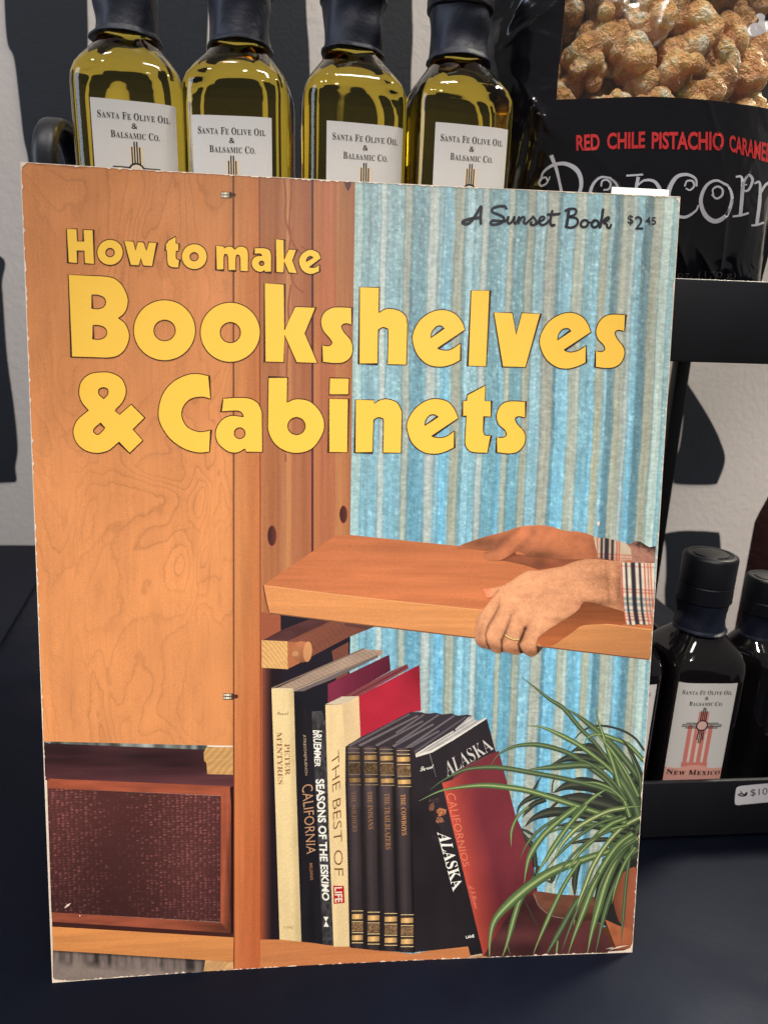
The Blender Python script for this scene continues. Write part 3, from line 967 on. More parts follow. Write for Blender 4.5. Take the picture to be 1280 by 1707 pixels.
def txt(sh, zone, W, quad, colour):
    put_word(sh, W, Z(zone, quad) if len(zone) == 1 else np.array([Z(z, [q])[0] for z, q in zip(zone, quad)]), colour)


s = sheet()
tanc, goldc, white = (150, 100, 62), (170, 128, 86), (244, 240, 228)
txt(s, 'K', word(serif('PETER'), -.004), [(268, 852), (272, 1072), (238, 1078), (232, 852)], tanc)
txt(s, 'K', word(serif("M'INTYRES"), -.004), [(214, 770), (222, 1142), (186, 1140), (174, 770)], tanc)
txt(s, 'K', word(script('Sunset')), [(176, 625), (262, 622), (262, 648), (176, 645)], (110, 84, 62))
txt(s, 'L', word(serif('LANE'), -.01), [(226, 993), (292, 997), (292, 1016), (226, 1012)], (140, 108, 70))
txt(s, 'K', word('ATKESON|MUENCH'), [(384, 788), (396, 1074), (374, 1076), (358, 788)], (196, 170, 138))
txt(s, 'KLLK', word('CALIFORNIA', -.006), [(432, 1132), (455, 484), (390, 484), (355, 1150)], (198, 150, 112))
txt(s, 'L', word('BELDING', .012), [(430, 548), (436, 668), (416, 668), (410, 548)], (164, 112, 80))
txt(s, 'K', word('bRUEMMER', .022), [(498, 760), (486, 1020), (446, 1014), (432, 755)], white)
txt(s, 'KLLK', word('SEASONS OF THE ESKIMO', .030), [(514, 1100), (552, 818), (500, 812), (452, 1106)], white)
s.poly(Z('L', [(508, 930), (544, 930), (527, 964)]), white)
s.poly(Z('L', [(527, 962), (548, 1000), (510, 1000)]), white)
txt(s, 'KLLK', word('THE BEST OF', -.012), [(618, 895), (650, 638), (586, 636), (566, 935)], (120, 78, 42))
s.poly(Z('L', [(577, 708), (654, 710), (659, 832), (583, 838)]), (184, 34, 42))
txt(s, 'L', word('LIFE', .022), [(640, 718), (644, 826), (592, 830), (586, 720)], (240, 226, 204))
for t, x0, x1, y0, y1, c in (('THE SOLDIERS', 706, 742, 40, 326, (130, 96, 72)), ('THE INDIANS', 820, 858, 38, 308, (152, 110, 76)), ('THE TRAILBLAZERS', 940, 982, 52, 452, (156, 114, 80)), ('THE COWBOYS', 1057, 1094, 58, 350, (196, 140, 92))):
    txt(s, 'L', word(serif(t)), [(x1 - 4, y0), (x1 + 6, y1), (x0 + 8, y1), (x0, y0)], c)
txt(s, 'MNNM', word(serif('ALASKA')), [(482, 1228), (592, 455), (505, 515), (362, 1210)], white)
txt(s, 'M', word(serif('ALASKA'), -.012), [(425, 590), (800, 372), (870, 470), (455, 720)], (206, 200, 194))
txt(s, 'M', word(script('Sunset'), .012), [(212, 632), (332, 606), (334, 640), (216, 672)], white)
txt(s, 'N', word('LANE', .03), [(618, 906), (692, 892), (696, 918), (622, 930)], white)
done(s, 'printed_spine_lettering')

s = sheet()
red_book = np.vstack([Z('M', [(408, 772), (500, 745), (820, 520), (912, 488), (1060, 1060)]), Z('Q', [(385, 335), (440, 690), (430, 1100), (420, 1168)]), Z('N', [(775, 1080)])])


def redcol(X, Y):
    d = X - (738 + (Y - 1305) * .232)
    t = np.clip(d / 52, 0, 1)[:, None] ** .8
    lo = np.clip((Y - 1430) / 150, 0, 1)[:, None]
    a = np.array([206, 84, 66]) * (1 - .15 * lo)
    b = np.array([112, 50, 56]) * (1 - .38 * lo) + np.array([6, -2, 0])
    return (a * (1 - t) + b * t) * (1 + .04 * vn(X, Y, 18, 30, 3))[:, None]


s.poly(red_book, redcol, 4)
s.poly(Z('M', [(500, 745), (520, 690), (640, 610), (830, 515), (845, 520), (640, 640)]), (104, 62, 62))
s.poly(np.vstack([Z('N', [(778, 1080)]), Z('Q', [(300, 700), (430, 690), (880, 860), (1030, 1120), (330, 1172), (120, 1182)])]), lambda X, Y: np.array([[74, 40, 40]]) * (1 + .3 * vn(X, Y, 40, 24, 4) + .35 * np.clip((X - 930) / 100, 0, 1))[:, None], 5)
txt(s, 'MNNM', word('CALIFORNIOS', -.012), [(522, 862), (650, 283), (596, 292), (442, 868)], (226, 132, 98))
txt(s, 'N', word(script('A. F. Harmer')), [(690, 455), (740, 655), (700, 665), (640, 460)], (222, 128, 100))
done(s, 'printed_red_book')

# ---- plant pot and dish ----------------------------------------------
s = sheet()
s.poly(smooth(Z('Q', [(408, 668, 1), (620, 690), (885, 712, 1), (900, 800), (860, 880), (700, 885), (540, 850), (450, 770)]), True, 5), lambda X, Y: np.array([112, 70, 54]) * (1 + .12 * vn(X, Y, 24, 7, 3) - .4 * np.clip((Y - 1512) / 20, 0, 1))[:, None], 4)
s.band(smooth(Z('Q', [(410, 690), (450, 780), (540, 850), (640, 872)]), False, 3), 1.4, [(-1, (150, 130, 118)), (1, (110, 90, 84))])
s.poly(Z('Q', [(930, 420), (1060, 300), (1205, 260), (1190, 580), (1165, 960), (1060, 930), (1010, 960), (900, 900), (868, 850), (872, 700)]), lambda X, Y: np.array([[40, 38, 36]]) * (1 + .3 * vn(X, Y, 14, 14, 3))[:, None], 4)
s.poly(smooth(Z('Q', [(1120, 500, 1), (1200, 520, 1), (1165, 955, 1), (1080, 925), (1030, 820), (1005, 650), (1060, 560)]), True, 4), lambda X, Y: np.array([162, 92, 66]) * (1 - .35 * np.clip((1046 - X) / 30, 0, 1) + .05 * vn(X, Y, 12, 30, 3))[:, None], 3)
s.poly(Z('Q', [(950, 880), (1060, 930), (1163, 955), (1155, 1100), (1040, 1110), (1010, 1040)]), lambda X, Y: np.array([176, 100, 66]) * (1 + .1 * vn(X, Y, 14, 14, 3) - .25 * np.clip((Y - 1570) / 20, 0, 1))[:, None], 3)
done(s, 'printed_plant_pot')

# ---- spider plant ------------------------------------------------------
s = sheet()
DK, MD, LT, PL = 0, 1, 2, 3
tone = {DK: ((56, 60, 52), (82, 86, 70), (50, 54, 48)), MD: ((84, 102, 70), (122, 138, 98), (74, 92, 64)), LT: ((96, 122, 76), (170, 184, 122), (90, 114, 72)), PL: ((112, 134, 84), (214, 214, 156), (102, 124, 78))}


def leaf(zone, pts, w, t, base=.85, tipx=.06):
    P = smooth(Z(zone, pts), False, 3.5)
    sc = ZONES[zone][2]
    k = np.linspace(0, 1, len(P))
    prof = .88 * np.minimum(1, (k / .38 + tipx)) * (1 - (1 - base) * np.clip((k - .6) / .4, 0, 1))
    a, m, b = [np.array(c, float) for c in tone[t]]
    q = np.array([.86, .92, .92])
    s.band(P, w * sc * prof, [(-1, (a * .85, a * .75)), (-.35, (a * 1.05, a * .95)), (-.12, (m, m * .9)), (.14, (m * 1.03, m * .92)), (.3, (b * 1.1, b)), (1, (b * .8, b * .7))])


def mass(X, Y):
    k = vn(X * .8 + Y * .6, Y * .8 - X * .6, 3.2, 26, 5) + .5 * vn(X * .5 + Y * .9, Y * .5 - X * .9, 2.4, 18, 9)
    return np.array([62, 72, 54]) * (1 + .38 * k)[:, None] + np.array([6, 10, 0]) * np.clip(k, 0, 1)[:, None]


s.poly(smooth(Z('P', [(880, 860), (1000, 960), (1140, 938, 1), (1128, 1290, 1), (760, 1290), (860, 1180), (940, 1120), (900, 1000)]), True, 4), mass, 2)
s.poly(smooth(Z('Q', [(960, 20), (1232, 10, 1), (1205, 380, 1), (1100, 420), (1010, 380), (980, 300), (1060, 200), (960, 130)]), True, 4), mass, 2)
for pts, w in (([(400, 1090), (520, 1030), (680, 1020), (850, 1080), (960, 1180)], 130), ([(420, 1130), (600, 1140), (800, 1180), (960, 1230)], 130), ([(540, 760), (600, 730), (700, 720), (800, 790), (860, 880)], 90),
               ([(380, 860), (550, 800), (740, 820), (870, 880)], 80), ([(830, 1040), (950, 1000), (1130, 960)], 110), ([(240, 1280), (420, 1240), (700, 1230), (900, 1270)], 70),
               ([(310, 940), (240, 1070), (200, 1150)], 24), ([(440, 920), (400, 1000), (390, 1090)], 12), ([(95, 1290), (130, 1195), (220, 1130), (350, 1110), (520, 1165)], 50), ([(150, 1290), (230, 1190), (340, 1140)], 50),
               ([(520, 740), (600, 620), (700, 552), (820, 540), (960, 575), (1070, 640), (1150, 745)], 20), ([(330, 1280), (420, 1180), (520, 1120)], 26)):
    leaf('P', pts, w, DK, 1)
for pts, w in (([(335, 175), (420, 100), (560, 60), (720, 70), (900, 60)], 84), ([(310, 190), (350, 260), (400, 330), (420, 480)], 44), ([(290, 180), (360, 210), (410, 240)], 22), ([(640, 310), (800, 280), (960, 270), (1100, 280)], 40),
               ([(730, 215), (850, 170), (990, 160)], 44), ([(720, 710), (720, 570), (750, 440)], 50), ([(330, 720), (385, 830), (435, 930)], 10), ([(500, 580), (540, 590), (570, 520)], 36), ([(560, 170), (740, 150), (1000, 190), (1180, 230)], 60),
               ([(600, 60), (800, 90), (1000, 120), (1180, 150)], 70), ([(960, 330), (1060, 420), (1120, 500)], 60), ([(380, 480), (420, 560), (440, 470)], 30)):
    leaf('Q', pts, w, DK, 1)
leaf('P', [(145, 143), (240, 215), (370, 320), (490, 400), (620, 555), (760, 700), (880, 860)], 40, MD)
leaf('P', [(490, 390), (600, 455), (740, 565), (880, 690), (1000, 830), (1130, 1010)], 62, MD, 1)
leaf('P', [(850, 680), (950, 890), (1050, 1090), (1110, 1250)], 70, MD, 1)
leaf('P', [(860, 860), (980, 1030), (1070, 1190), (1100, 1290)], 80, MD, 1)
leaf('P', [(180, 540), (300, 548), (430, 600), (600, 690), (720, 775), (850, 880), (940, 980)], 46, LT)
leaf('P', [(-120, 880), (-60, 790), (0, 745), (100, 705), (250, 693), (400, 720), (560, 780), (700, 880), (850, 1000), (970, 1160)], 46, MD, 1)
leaf('P', [(655, 705), (685, 635), (780, 610), (900, 645), (1020, 700), (1150, 830)], 40, LT, 1)
leaf('P', [(200, 897), (330, 885), (500, 870), (650, 862), (820, 885)], 64, MD)
leaf('1', [(717, 1316), (739, 1300), (772, 1284), (806, 1279), (840, 1280), (876, 1286), (940, 1298), (1000, 1313), (1035, 1328)], 9.5, MD, 1)
leaf('1', [(698, 1335), (735, 1318), (776, 1311), (810, 1309), (844, 1312), (876, 1317), (905, 1325), (960, 1343), (1003, 1357), (1045, 1372)], 11, LT, 1)
leaf('P', [(755, 408), (775, 510), (830, 680), (890, 850), (950, 1050), (1030, 1290)], 46, LT, 1)
leaf('P', [(1130, 1200), (1000, 1208), (900, 1230), (800, 1290)], 22, LT, 1)
leaf('P', [(845, 1055), (740, 1120), (640, 1205), (560, 1290)], 40, LT, 1)
leaf('Q', [(500, 235), (600, 190), (720, 170), (900, 160), (1050, 220)], 44, MD, 1)
leaf('Q', [(790, 360), (900, 230), (1000, 150), (1110, 105)], 46, LT, 1)
leaf('Q', [(235, 328), (240, 200), (290, 90), (370, 20)], 26, LT)
leaf('Q', [(235, 1165), (210, 1060), (240, 900), (300, 720)], 22, MD, 1)
leaf('Q', [(335, 600), (350, 500), (380, 390), (470, 250), (600, 125), (730, 25)], 56, LT, 1)
leaf('Q', [(420, 555), (500, 420), (600, 265), (700, 130), (810, 10)], 46, LT, 1)
leaf('Q', [(545, 475), (590, 360), (650, 270), (760, 165), (960, 60), (1100, 30)], 44, PL, 1)
leaf('Q', [(165, 1172), (205, 1060), (260, 860), (310, 720), (420, 560)], 50, LT, 1)
leaf('Q', [(70, 1180), (75, 1030), (105, 900), (180, 800), (320, 670), (470, 560), (600, 490), (740, 440), (900, 385), (1010, 350)], 86, LT, .6)
leaf('Q', [(400, 1160), (440, 1050), (550, 800), (650, 600), (760, 430)], 38, LT)
leaf('Q', [(495, 1160), (600, 980), (700, 800), (750, 720)], 48, MD, 1)
leaf('Q', [(578, 1155), (590, 1040)], 22, LT, 1)
leaf('Q', [(668, 1145), (720, 990), (800, 780), (870, 600), (950, 450), (1050, 310), (1160, 225)], 58, LT, 1)
leaf('Q', [(712, 925), (740, 780), (800, 620), (860, 470), (960, 310), (1080, 180), (1225, 95)], 44, PL, 1)
leaf('Q', [(815, 1140), (850, 970), (900, 790), (960, 590), (1040, 410), (1120, 300), (1200, 262)], 74, LT, 1)
leaf('Q', [(878, 1135), (930, 900), (990, 700), (1060, 540), (1140, 400), (1205, 345)], 44, MD, 1)
leaf('Q', [(1070, 1090), (1085, 900), (1105, 650), (1130, 450), (1160, 310)], 30, MD, 1)
for pts, w, t in (([(560, 800), (660, 830), (780, 900), (900, 1010), (1000, 1150)], 34, MD), ([(640, 1000), (760, 1010), (880, 1060), (980, 1150)], 30, LT), ([(700, 560), (790, 640), (900, 770), (1010, 940), (1100, 1120)], 36, LT),
                  ([(1000, 700), (1060, 820), (1110, 960), (1125, 1100)], 40, MD), ([(930, 620), (1020, 720), (1090, 850), (1135, 960)], 26, DK)):
    leaf('P', pts, w, t, 1)
for pts, w, t in (([(480, 520), (600, 380), (740, 250), (900, 150), (1080, 90)], 30, MD), ([(640, 560), (720, 420), (840, 290), (980, 200), (1120, 160)], 30, LT), ([(860, 820), (910, 640), (990, 470), (1090, 340), (1190, 270)], 34, MD),
                  ([(560, 640), (620, 500), (720, 370), (860, 260), (1000, 200)], 24, MD), ([(1000, 760), (1040, 600), (1100, 450), (1180, 330)], 30, LT), ([(300, 420), (360, 300), (460, 190), (600, 100)], 26, MD), ([(620, 1120), (700, 900), (790, 700), (900, 520)], 26, MD)):
    leaf('Q', pts, w, t, 1)
done(s, 'printed_spider_plant')

# ---- hands ---------------------------------------------------------------
def seg_d(X, Y, pts):
    d = np.full(len(X), 1e9)
    for (x1, y1), (x2, y2) in zip(pts[:-1], pts[1:]):
        dx, dy = x2 - x1, y2 - y1
        t = np.clip(((X - x1) * dx + (Y - y1) * dy) / (dx * dx + dy * dy), 0, 1)
        d = np.minimum(d, np.hypot(X - x1 - t * dx, Y - y1 - t * dy))
    return d


def seg_dt(X, Y, pts):
    L = [0.0]
    for p, q in zip(pts[:-1], pts[1:]):
        L.append(L[-1] + math.hypot(q[0] - p[0], q[1] - p[1]))
    d, tt = np.full(len(X), 1e9), np.zeros(len(X))
    for k, ((x1, y1), (x2, y2)) in enumerate(zip(pts[:-1], pts[1:])):
        dx, dy = x2 - x1, y2 - y1
        t = np.clip(((X - x1) * dx + (Y - y1) * dy) / (dx * dx + dy * dy), 0, 1)
        e = np.hypot(X - x1 - t * dx, Y - y1 - t * dy)
        tt = np.where(e < d, (L[k] + t * (L[k + 1] - L[k])) / L[-1], tt)
        d = np.minimum(d, e)
    return d, tt


def g2(X, Y, c, rx, ry):
    return np.exp(-((X - c[0]) / rx) ** 2 - ((Y - c[1]) / ry) ** 2)


def hz(X, Y):
    return (X - 740) / .28125, (Y - 860) / .28125


def rear_col(X, Y):
    x, y = hz(X, Y)
    c = np.tile(np.array([190, 116, 80], float), (len(X), 1))
    f = 1 + .10 * g2(x, y, (640, 110), 150, 60) + .16 * g2(x, y, (480, 110), 60, 60) + .10 * g2(x, y, (350, 200), 70, 40) - .34 * g2(x, y, (560, 235), 110, 34) - .30 * g2(x, y, (230, 160), 130, 40)
    f += -.16 * g2(x, y, (900, 190), 40, 80) - .06 * g2(x, y, (780, 130), 60, 20) - .10 * g2(x, y, (700, 245), 80, 20) + .04 * vn(X, Y, 6, 6, 3) + .02 * vn(X, Y, 2, 2, 5)
    f -= .16 * np.exp(-seg_d(x, y, [(525, 95), (490, 150), (440, 195), (410, 220)]) ** 2 / 500)
    f -= .14 * np.exp(-seg_d(x, y, [(430, 80), (350, 140), (300, 195), (240, 212)]) ** 2 / 260)
    return c * f[:, None] * np.array([1, .99, .98])


rear = smooth(Z('H', [(78, 183), (220, 130), (350, 95), (440, 66), (520, 56), (620, 60), (720, 88), (800, 93), (885, 120)]).tolist() +
              [(p[0], p[1], 1) for p in Z('H', [(905, 150), (912, 250)])] + Z('H', [(800, 256), (690, 256), (600, 242), (500, 236), (440, 208), (400, 226), (340, 260), (280, 264), (240, 246), (238, 216), (290, 204), (240, 204), (150, 192)]).tolist(), True, 2.5)
s = sheet()
s.poly(rear, rear_col, 1.5)
done(s, 'printed_far_hand')


def front_col(X, Y):
    x, y = hz(X, Y)
    c = np.tile(np.array([224, 158, 116], float), (len(X), 1))
    f = np.ones(len(X))
    for p, rx, ry, a in (((600, 600), 90, 60, .07), ((380, 500), 44, 40, .05), ((470, 560), 38, 40, .05), ((560, 640), 36, 34, .06), ((820, 440), 70, 40, .05), ((520, 400), 140, 60, .03), ((930, 390), 90, 70, -.08), ((960, 500), 70, 40, -.03),
                         ((1040, 430), 26, 160, -.16), ((840, 280), 180, 22, -.05), ((700, 620), 90, 22, -.10), ((900, 515), 90, 18, -.16), ((210, 700), 26, 90, -.12), ((240, 770), 50, 26, -.20), ((320, 790), 50, 26, -.20),
                         ((420, 800), 60, 22, -.22), ((520, 815), 50, 22, -.22), ((570, 780), 20, 40, -.35), ((260, 450), 34, 26, .0), ((255, 545), 30, 44, .05), ((430, 480), 26, 26, .04), ((340, 430), 30, 26, -.04),
                         ((350, 620), 24, 44, .04), ((420, 660), 22, 40, .05), ((530, 730), 26, 40, .04), ((280, 700), 16, 40, .05)):
        f += 1.35 * a * g2(x, y, p, rx, ry)
    for pts, a0, a1, w in (([(330, 480), (322, 540), (300, 585), (262, 650), (245, 700), (252, 750), (268, 785)], .10, .40, 34), ([(394, 590), (385, 630), (362, 690), (340, 740), (342, 800)], .12, .46, 36), ([(480, 665), (462, 715), (440, 760), (452, 800), (466, 815)], .42, .62, 60),
                           ([(322, 540), (300, 590), (262, 655)], .12, .16, 260), ([(388, 620), (362, 690), (345, 740)], .12, .2, 300), ([(478, 670), (455, 730)], .2, .2, 300),
                           ([(562, 725), (552, 770), (556, 800)], .2, .35, 60), ([(440, 530), (415, 560), (395, 590)], .02, .12, 160), ([(520, 610), (500, 640), (482, 664)], .02, .18, 140), ([(800, 420), (820, 480), (800, 520)], .03, .03, 300),
                           ([(262, 490), (290, 478), (322, 440)], .22, .12, 40), ([(640, 330), (560, 350), (470, 380)], .02, .03, 200), ([(860, 345), (900, 365), (960, 365)], .05, .06, 200), ([(560, 470), (640, 440), (760, 400)], .02, .035, 300), ([(470, 480), (560, 420), (680, 370)], .025, .02, 260)):
        d_, t_ = seg_dt(x, y, pts)
        f -= (a0 + (a1 - a0) * t_) * np.exp(-d_ ** 2 / w)
    f -= .13 * np.exp(-seg_d(x, y, [q[:2] for q in fh if q[0] < 1035] + [fh[0][:2]]) / 7.0)
    thumb = np.clip(1 - (x - 235) / 80, 0, 1) * (y < 495) * (x < 320)
    hair = np.clip((x - 760) / 120, 0, 1) * .06 * vn(X + Y * .3, Y * 3, 3, 4, 31)
    f += .035 * vn(X, Y, 7, 7, 3) + .05 * vn(X, Y, 2.2, 2.2, 5) + .02 * vn(X, Y, 14, 5, 15) + hair + .05 - .00016 * (x - 300) - .00022 * (y - 500)
    col = c * f[:, None]
    dark = np.clip(1 - f, 0, 1)[:, None]
    col = col * (1 - dark * np.array([.0, .16, .22]))
    return col + thumb[:, None] * np.array([14, -24, -22])


fh = [(226, 436), (240, 470), (262, 492), (285, 484), (240, 545), (202, 590), (184, 650), (183, 730), (212, 775), (262, 788), (300, 808), (338, 812), (356, 802), (398, 816), (438, 821), (468, 810), (490, 825), (520, 833), (550, 820),
      (570, 796), (584, 778), (552, 772), (560, 722), (620, 672), (720, 610), (790, 560), (826, 512), (880, 516), (980, 542), (1062, 566, 1), (1046, 430), (1040, 272, 1), (950, 260), (850, 254), (765, 272), (690, 300), (565, 323), (502, 323), (450, 348), (392, 388), (340, 414), (300, 424), (250, 430)]
sc = ZONES['H']
front_hand = smooth([(sc[0] + p[0] * sc[2], sc[1] + p[1] * sc[2], *p[2:]) for p in fh], True, 2)
s = sheet()
s.poly(front_hand, front_col, 1.3)
ringp = smooth(Z('H', [(360, 706), (385, 722), (415, 733), (444, 732)]), False, 1)
s.band(ringp, 4.2, [(-1, (110, 72, 40)), (-.5, (250, 226, 160)), (.2, (204, 150, 80)), (1, (96, 58, 36))])
done(s, 'printed_near_hand')


def plaid(ang, x0, dark, red, hr, hb, base=(232, 218, 196)):
    def col(X, Y):
        x, y = hz(X, Y)
        xx = x - (y - 275) * ang - 12 * np.clip((y - 480) / 160, 0, 1) ** 2
        c = np.tile(np.array(base, float), (len(X), 1)) * (1 + .05 * vn(X, Y, 8, 10, 3))[:, None]

        def line(v, p, w, rgb, a):
            k = a / (1 + np.exp((np.abs(v - p) - w / 2) / 1.6))
            return c + (np.array(rgb, float) - c) * k[:, None]
        for p, w in hb:
            c = line(y - (x - 1050) * .05, p, w, (128, 150, 148), .7)
        for p, w in hr:
            c = line(y - (x - 1050) * .05, p, w, (196, 92, 70), .75)
        for p, w in red:
            c = line(xx, p, w, (188, 70, 52), .85)
        for p, w in dark:
            c = line(xx, p, w, (44, 38, 46), .95)
        return c
    return col


s = sheet()
s.poly(Z('H', [(1075, 160), (1100, 168), (1130, 150), (1160, 152), (1215, 185), (1252, 178), (1246, 275), (1110, 275)]),
       lambda X, Y: (lambda k: np.array([182, 128, 108]) * (1 - .5 * k)[:, None])(np.clip(.5 + .5 * np.sin((Y * 1.5 + X * .55) * 1.3) + .5 * vn(X, Y, 4, 4, 2) + .8 * np.clip((902 + (X - 1040) * .4 - Y) / 8, -1, 1), 0, 1.6)), 1.2)
s.poly(Z('H', [(884, 124), (960, 132), (1030, 146), (1078, 162), (1104, 195), (1112, 262), (1040, 272), (910, 250)]),
       plaid(-.02, 0, [(930, 14), (960, 26), (994, 16)], [(905, 6), (1020, 7), (1034, 6)], [(232, 7), (250, 6), (262, 5)], [], (208, 188, 162)), 1.2)
s.poly(smooth([(p[0], p[1], 1) for p in Z('H', [(1040, 274), (1150, 276), (1246, 279), (1240, 450), (1226, 641)])] + Z('H', [(1190, 645), (1150, 640), (1120, 645), (1076, 638)]).tolist() + [(p[0], p[1], 1) for p in Z('H', [(1062, 570), (1048, 430)])], True, 3),
       plaid(.045, 0, [(1075, 12), (1116, 26), (1156, 14)], [(1047, 10), (1184, 8), (1204, 7), (1220, 6)], [(296, 4), (432, 6), (450, 6), (576, 6), (592, 6), (612, 8)], [(488, 18), (520, 22), (556, 12)]), 1.2)
done(s, 'printed_shirt_cuffs')

# ---- lettering ---------------------------------------------------------
YEL, OUT = (254, 203, 80), (56, 28, 20)
fill, edge = sheet(), sheet()
glyphs = []


def letter(zone, *contours):
    ox, oy, sc = ZONES[zone]
    cs = []
    for c in contours:
        if isinstance(c, tuple):
            x, y, rx, ry = c
            cs.append(ellipse(ox + x * sc, oy + y * sc, rx * sc, ry * sc, 64))
        else:
            cs.append(smooth([(ox + p[0] * sc, oy + p[1] * sc, *p[2:]) for p in c], True, 2.5))
    glyphs.append(cs)


def C(*p):
    return [(a, b, 1) for a, b in p]


letter('A', C((62, 62), (155, 62), (160, 172), (212, 172), (210, 68), (302, 72), (310, 375), (222, 370), (218, 258), (160, 258), (160, 368), (75, 362)))
letter('A', (449, 271, 116, 115), (449, 273, 38, 38))
letter('A', C((572, 170), (658, 172), (676, 250), (693, 177), (748, 180), (772, 252), (792, 180), (868, 185), (825, 395), (742, 390), (722, 328), (706, 390), (628, 387)))
letter('A', C((1032, 128), (1035, 190), (1062, 195), (1060, 260), (1036, 260)) + [(1036, 318), (1048, 333)] + C((1070, 335), (1058, 408)) + [(1000, 406), (965, 385), (955, 350)] + C((950, 255), (938, 250), (942, 190), (955, 188), (960, 168)))
letter('A', (1197, 309, 114, 114), (1195, 310, 37, 37))
letter('A', C((78, 470)) + [(360, 480, 1), (440, 488), (505, 512), (565, 575), (608, 680), (598, 770), (565, 825), (525, 855, 1), (585, 905), (620, 1000), (605, 1090), (560, 1160), (500, 1198), (420, 1210, 1)] + C((105, 1200)),
       C((288, 648)) + [(345, 653), (395, 675), (410, 715), (395, 752), (350, 772)] + C((292, 770)), C((298, 918)) + [(360, 923), (405, 945), (420, 985), (405, 1022), (360, 1043)] + C((300, 1042)))
letter('A', (932, 963, 275, 270), (933, 965, 95, 92))
letter('B', C((183, 180), (245, 185), (247, 197)) + [(275, 186), (305, 188)] + C((328, 208)) + [(355, 188), (395, 188), (425, 212)] + C((432, 260), (430, 378), (370, 375)) + [(366, 270), (352, 253), (338, 268)] + C((336, 373), (278, 370)) + [(274, 265), (260, 248), (247, 263)] + C((245, 368), (185, 365)))
letter('B', C((478, 198)) + [(550, 198), (590, 212), (606, 250)] + C((606, 385), (556, 383), (555, 372)) + [(525, 384), (485, 372), (457, 335), (458, 290), (490, 260)] + C((535, 257)) + [(520, 244)] + C((472, 246)), (532, 316, 18, 17))
letter('B', C((638, 132), (705, 137), (705, 285), (738, 208), (800, 212), (768, 295), (803, 392), (738, 388), (703, 305), (700, 388), (638, 383)))
letter('B', C((984, 278)) + [(965, 235), (910, 210), (860, 225), (822, 265), (815, 315), (845, 375), (905, 400)] + C((974, 378), (972, 323)) + [(940, 345)] + C((898, 348)), C((870, 303)) + [(880, 275), (900, 262)] + C((922, 268)))
letter('B', (293, 841, 228, 228), (294, 843, 77, 77))
letter('B', C((553, 467), (707, 475), (707, 822), (787, 645), (945, 652), (862, 850), (958, 1075), (797, 1072), (706, 865), (702, 1070), (555, 1065)))
letter('B', C((1220, 653), (1218, 785)) + [(1170, 775), (1140, 795), (1160, 840), (1210, 900), (1227, 970), (1210, 1030), (1160, 1070), (1090, 1078)] + C((992, 1068), (992, 937)) + [(1040, 945), (1067, 925), (1050, 890), (1000, 830), (982, 765), (1000, 700), (1050, 660), (1110, 648)])
letter('C', C((103, 100), (280, 102), (275, 328)) + [(320, 298), (380, 290), (460, 310), (515, 360)] + C((530, 430), (520, 790), (350, 788)) + [(355, 500), (345, 470), (315, 458), (282, 472), (270, 510)] + C((265, 785), (95, 780)))
letter('C', C((1040, 480)) + [(1015, 410), (950, 335), (850, 300), (740, 320), (640, 390), (578, 500), (575, 600), (620, 710), (710, 790), (820, 810), (920, 790)] + C((1000, 748), (1000, 595)) + [(920, 650), (860, 660)] + C((797, 648)),
       C((735, 550)) + [(745, 500), (780, 455), (820, 443)] + C((853, 462)))
letter('C', C((1092, 128), (1262, 130), (1228, 803), (1062, 800)))
letter('D', C((65, 323), (235, 328), (265, 518), (315, 328), (485, 337), (350, 812), (143, 808)))
letter('D', C((932, 500)) + [(900, 420), (850, 360), (760, 325), (660, 340), (550, 410), (480, 530), (478, 630), (530, 740), (620, 810), (710, 828), (800, 810)] + C((888, 770), (888, 616)) + [(820, 660), (750, 677)] + C((693, 663)),
       C((632, 570)) + [(645, 515), (680, 475), (725, 468)] + C((750, 485)))
letter('D', C((1240, 345), (1228, 493)) + [(1170, 483), (1143, 505), (1165, 560), (1215, 625), (1230, 690), (1200, 770), (1140, 812), (1060, 822)] + C((965, 810), (970, 665)) + [(1025, 673), (1053, 650), (1035, 610), (990, 560), (972, 490), (1000, 410), (1050, 360), (1120, 340)])
letter('E', C((348, 280)) + [(400, 220), (418, 150), (390, 80), (330, 45), (270, 38), (190, 50), (135, 100), (122, 170), (140, 230)] + C((180, 278)) + [(110, 340), (85, 410), (105, 480), (160, 530), (235, 548), (310, 530)] + C((370, 480), (440, 548), (523, 468), (462, 398), (535, 325), (450, 240), (375, 305)),
       C((277, 205)) + [(248, 178), (248, 148), (275, 136), (302, 148), (302, 178)], C((255, 360), (285, 390)) + [(255, 422), (235, 430), (215, 415), (217, 395)])
letter('E', C((938, 62), (948, 208)) + [(890, 195), (820, 210), (775, 260), (768, 320), (800, 380), (860, 410), (910, 410)] + C((950, 400), (940, 540)) + [(870, 545), (780, 520), (690, 455), (630, 360), (620, 270), (650, 170), (710, 100), (790, 58), (860, 48)])
letter('E', C((1025, 203)) + [(1110, 198), (1190, 203), (1245, 235)] + C((1270, 290), (1272, 540), (1168, 540), (1163, 520)) + [(1110, 545), (1050, 535), (990, 480), (978, 410), (1010, 345), (1070, 312)] + C((1150, 318)) + [(1140, 292), (1100, 282)] + C((1012, 288)), (1129, 422, 34, 34))
letter('F', C((90, 95), (255, 98), (250, 312)) + [(300, 287), (360, 282), (440, 300), (515, 365), (560, 450), (565, 540), (520, 640), (450, 715), (340, 745), (230, 725), (140, 660), (90, 560), (85, 450)], (330, 513, 74, 73))
letter('F', C((612, 102), (778, 105), (773, 246), (608, 245)))
letter('F', C((606, 280), (775, 282), (765, 738), (602, 736)))
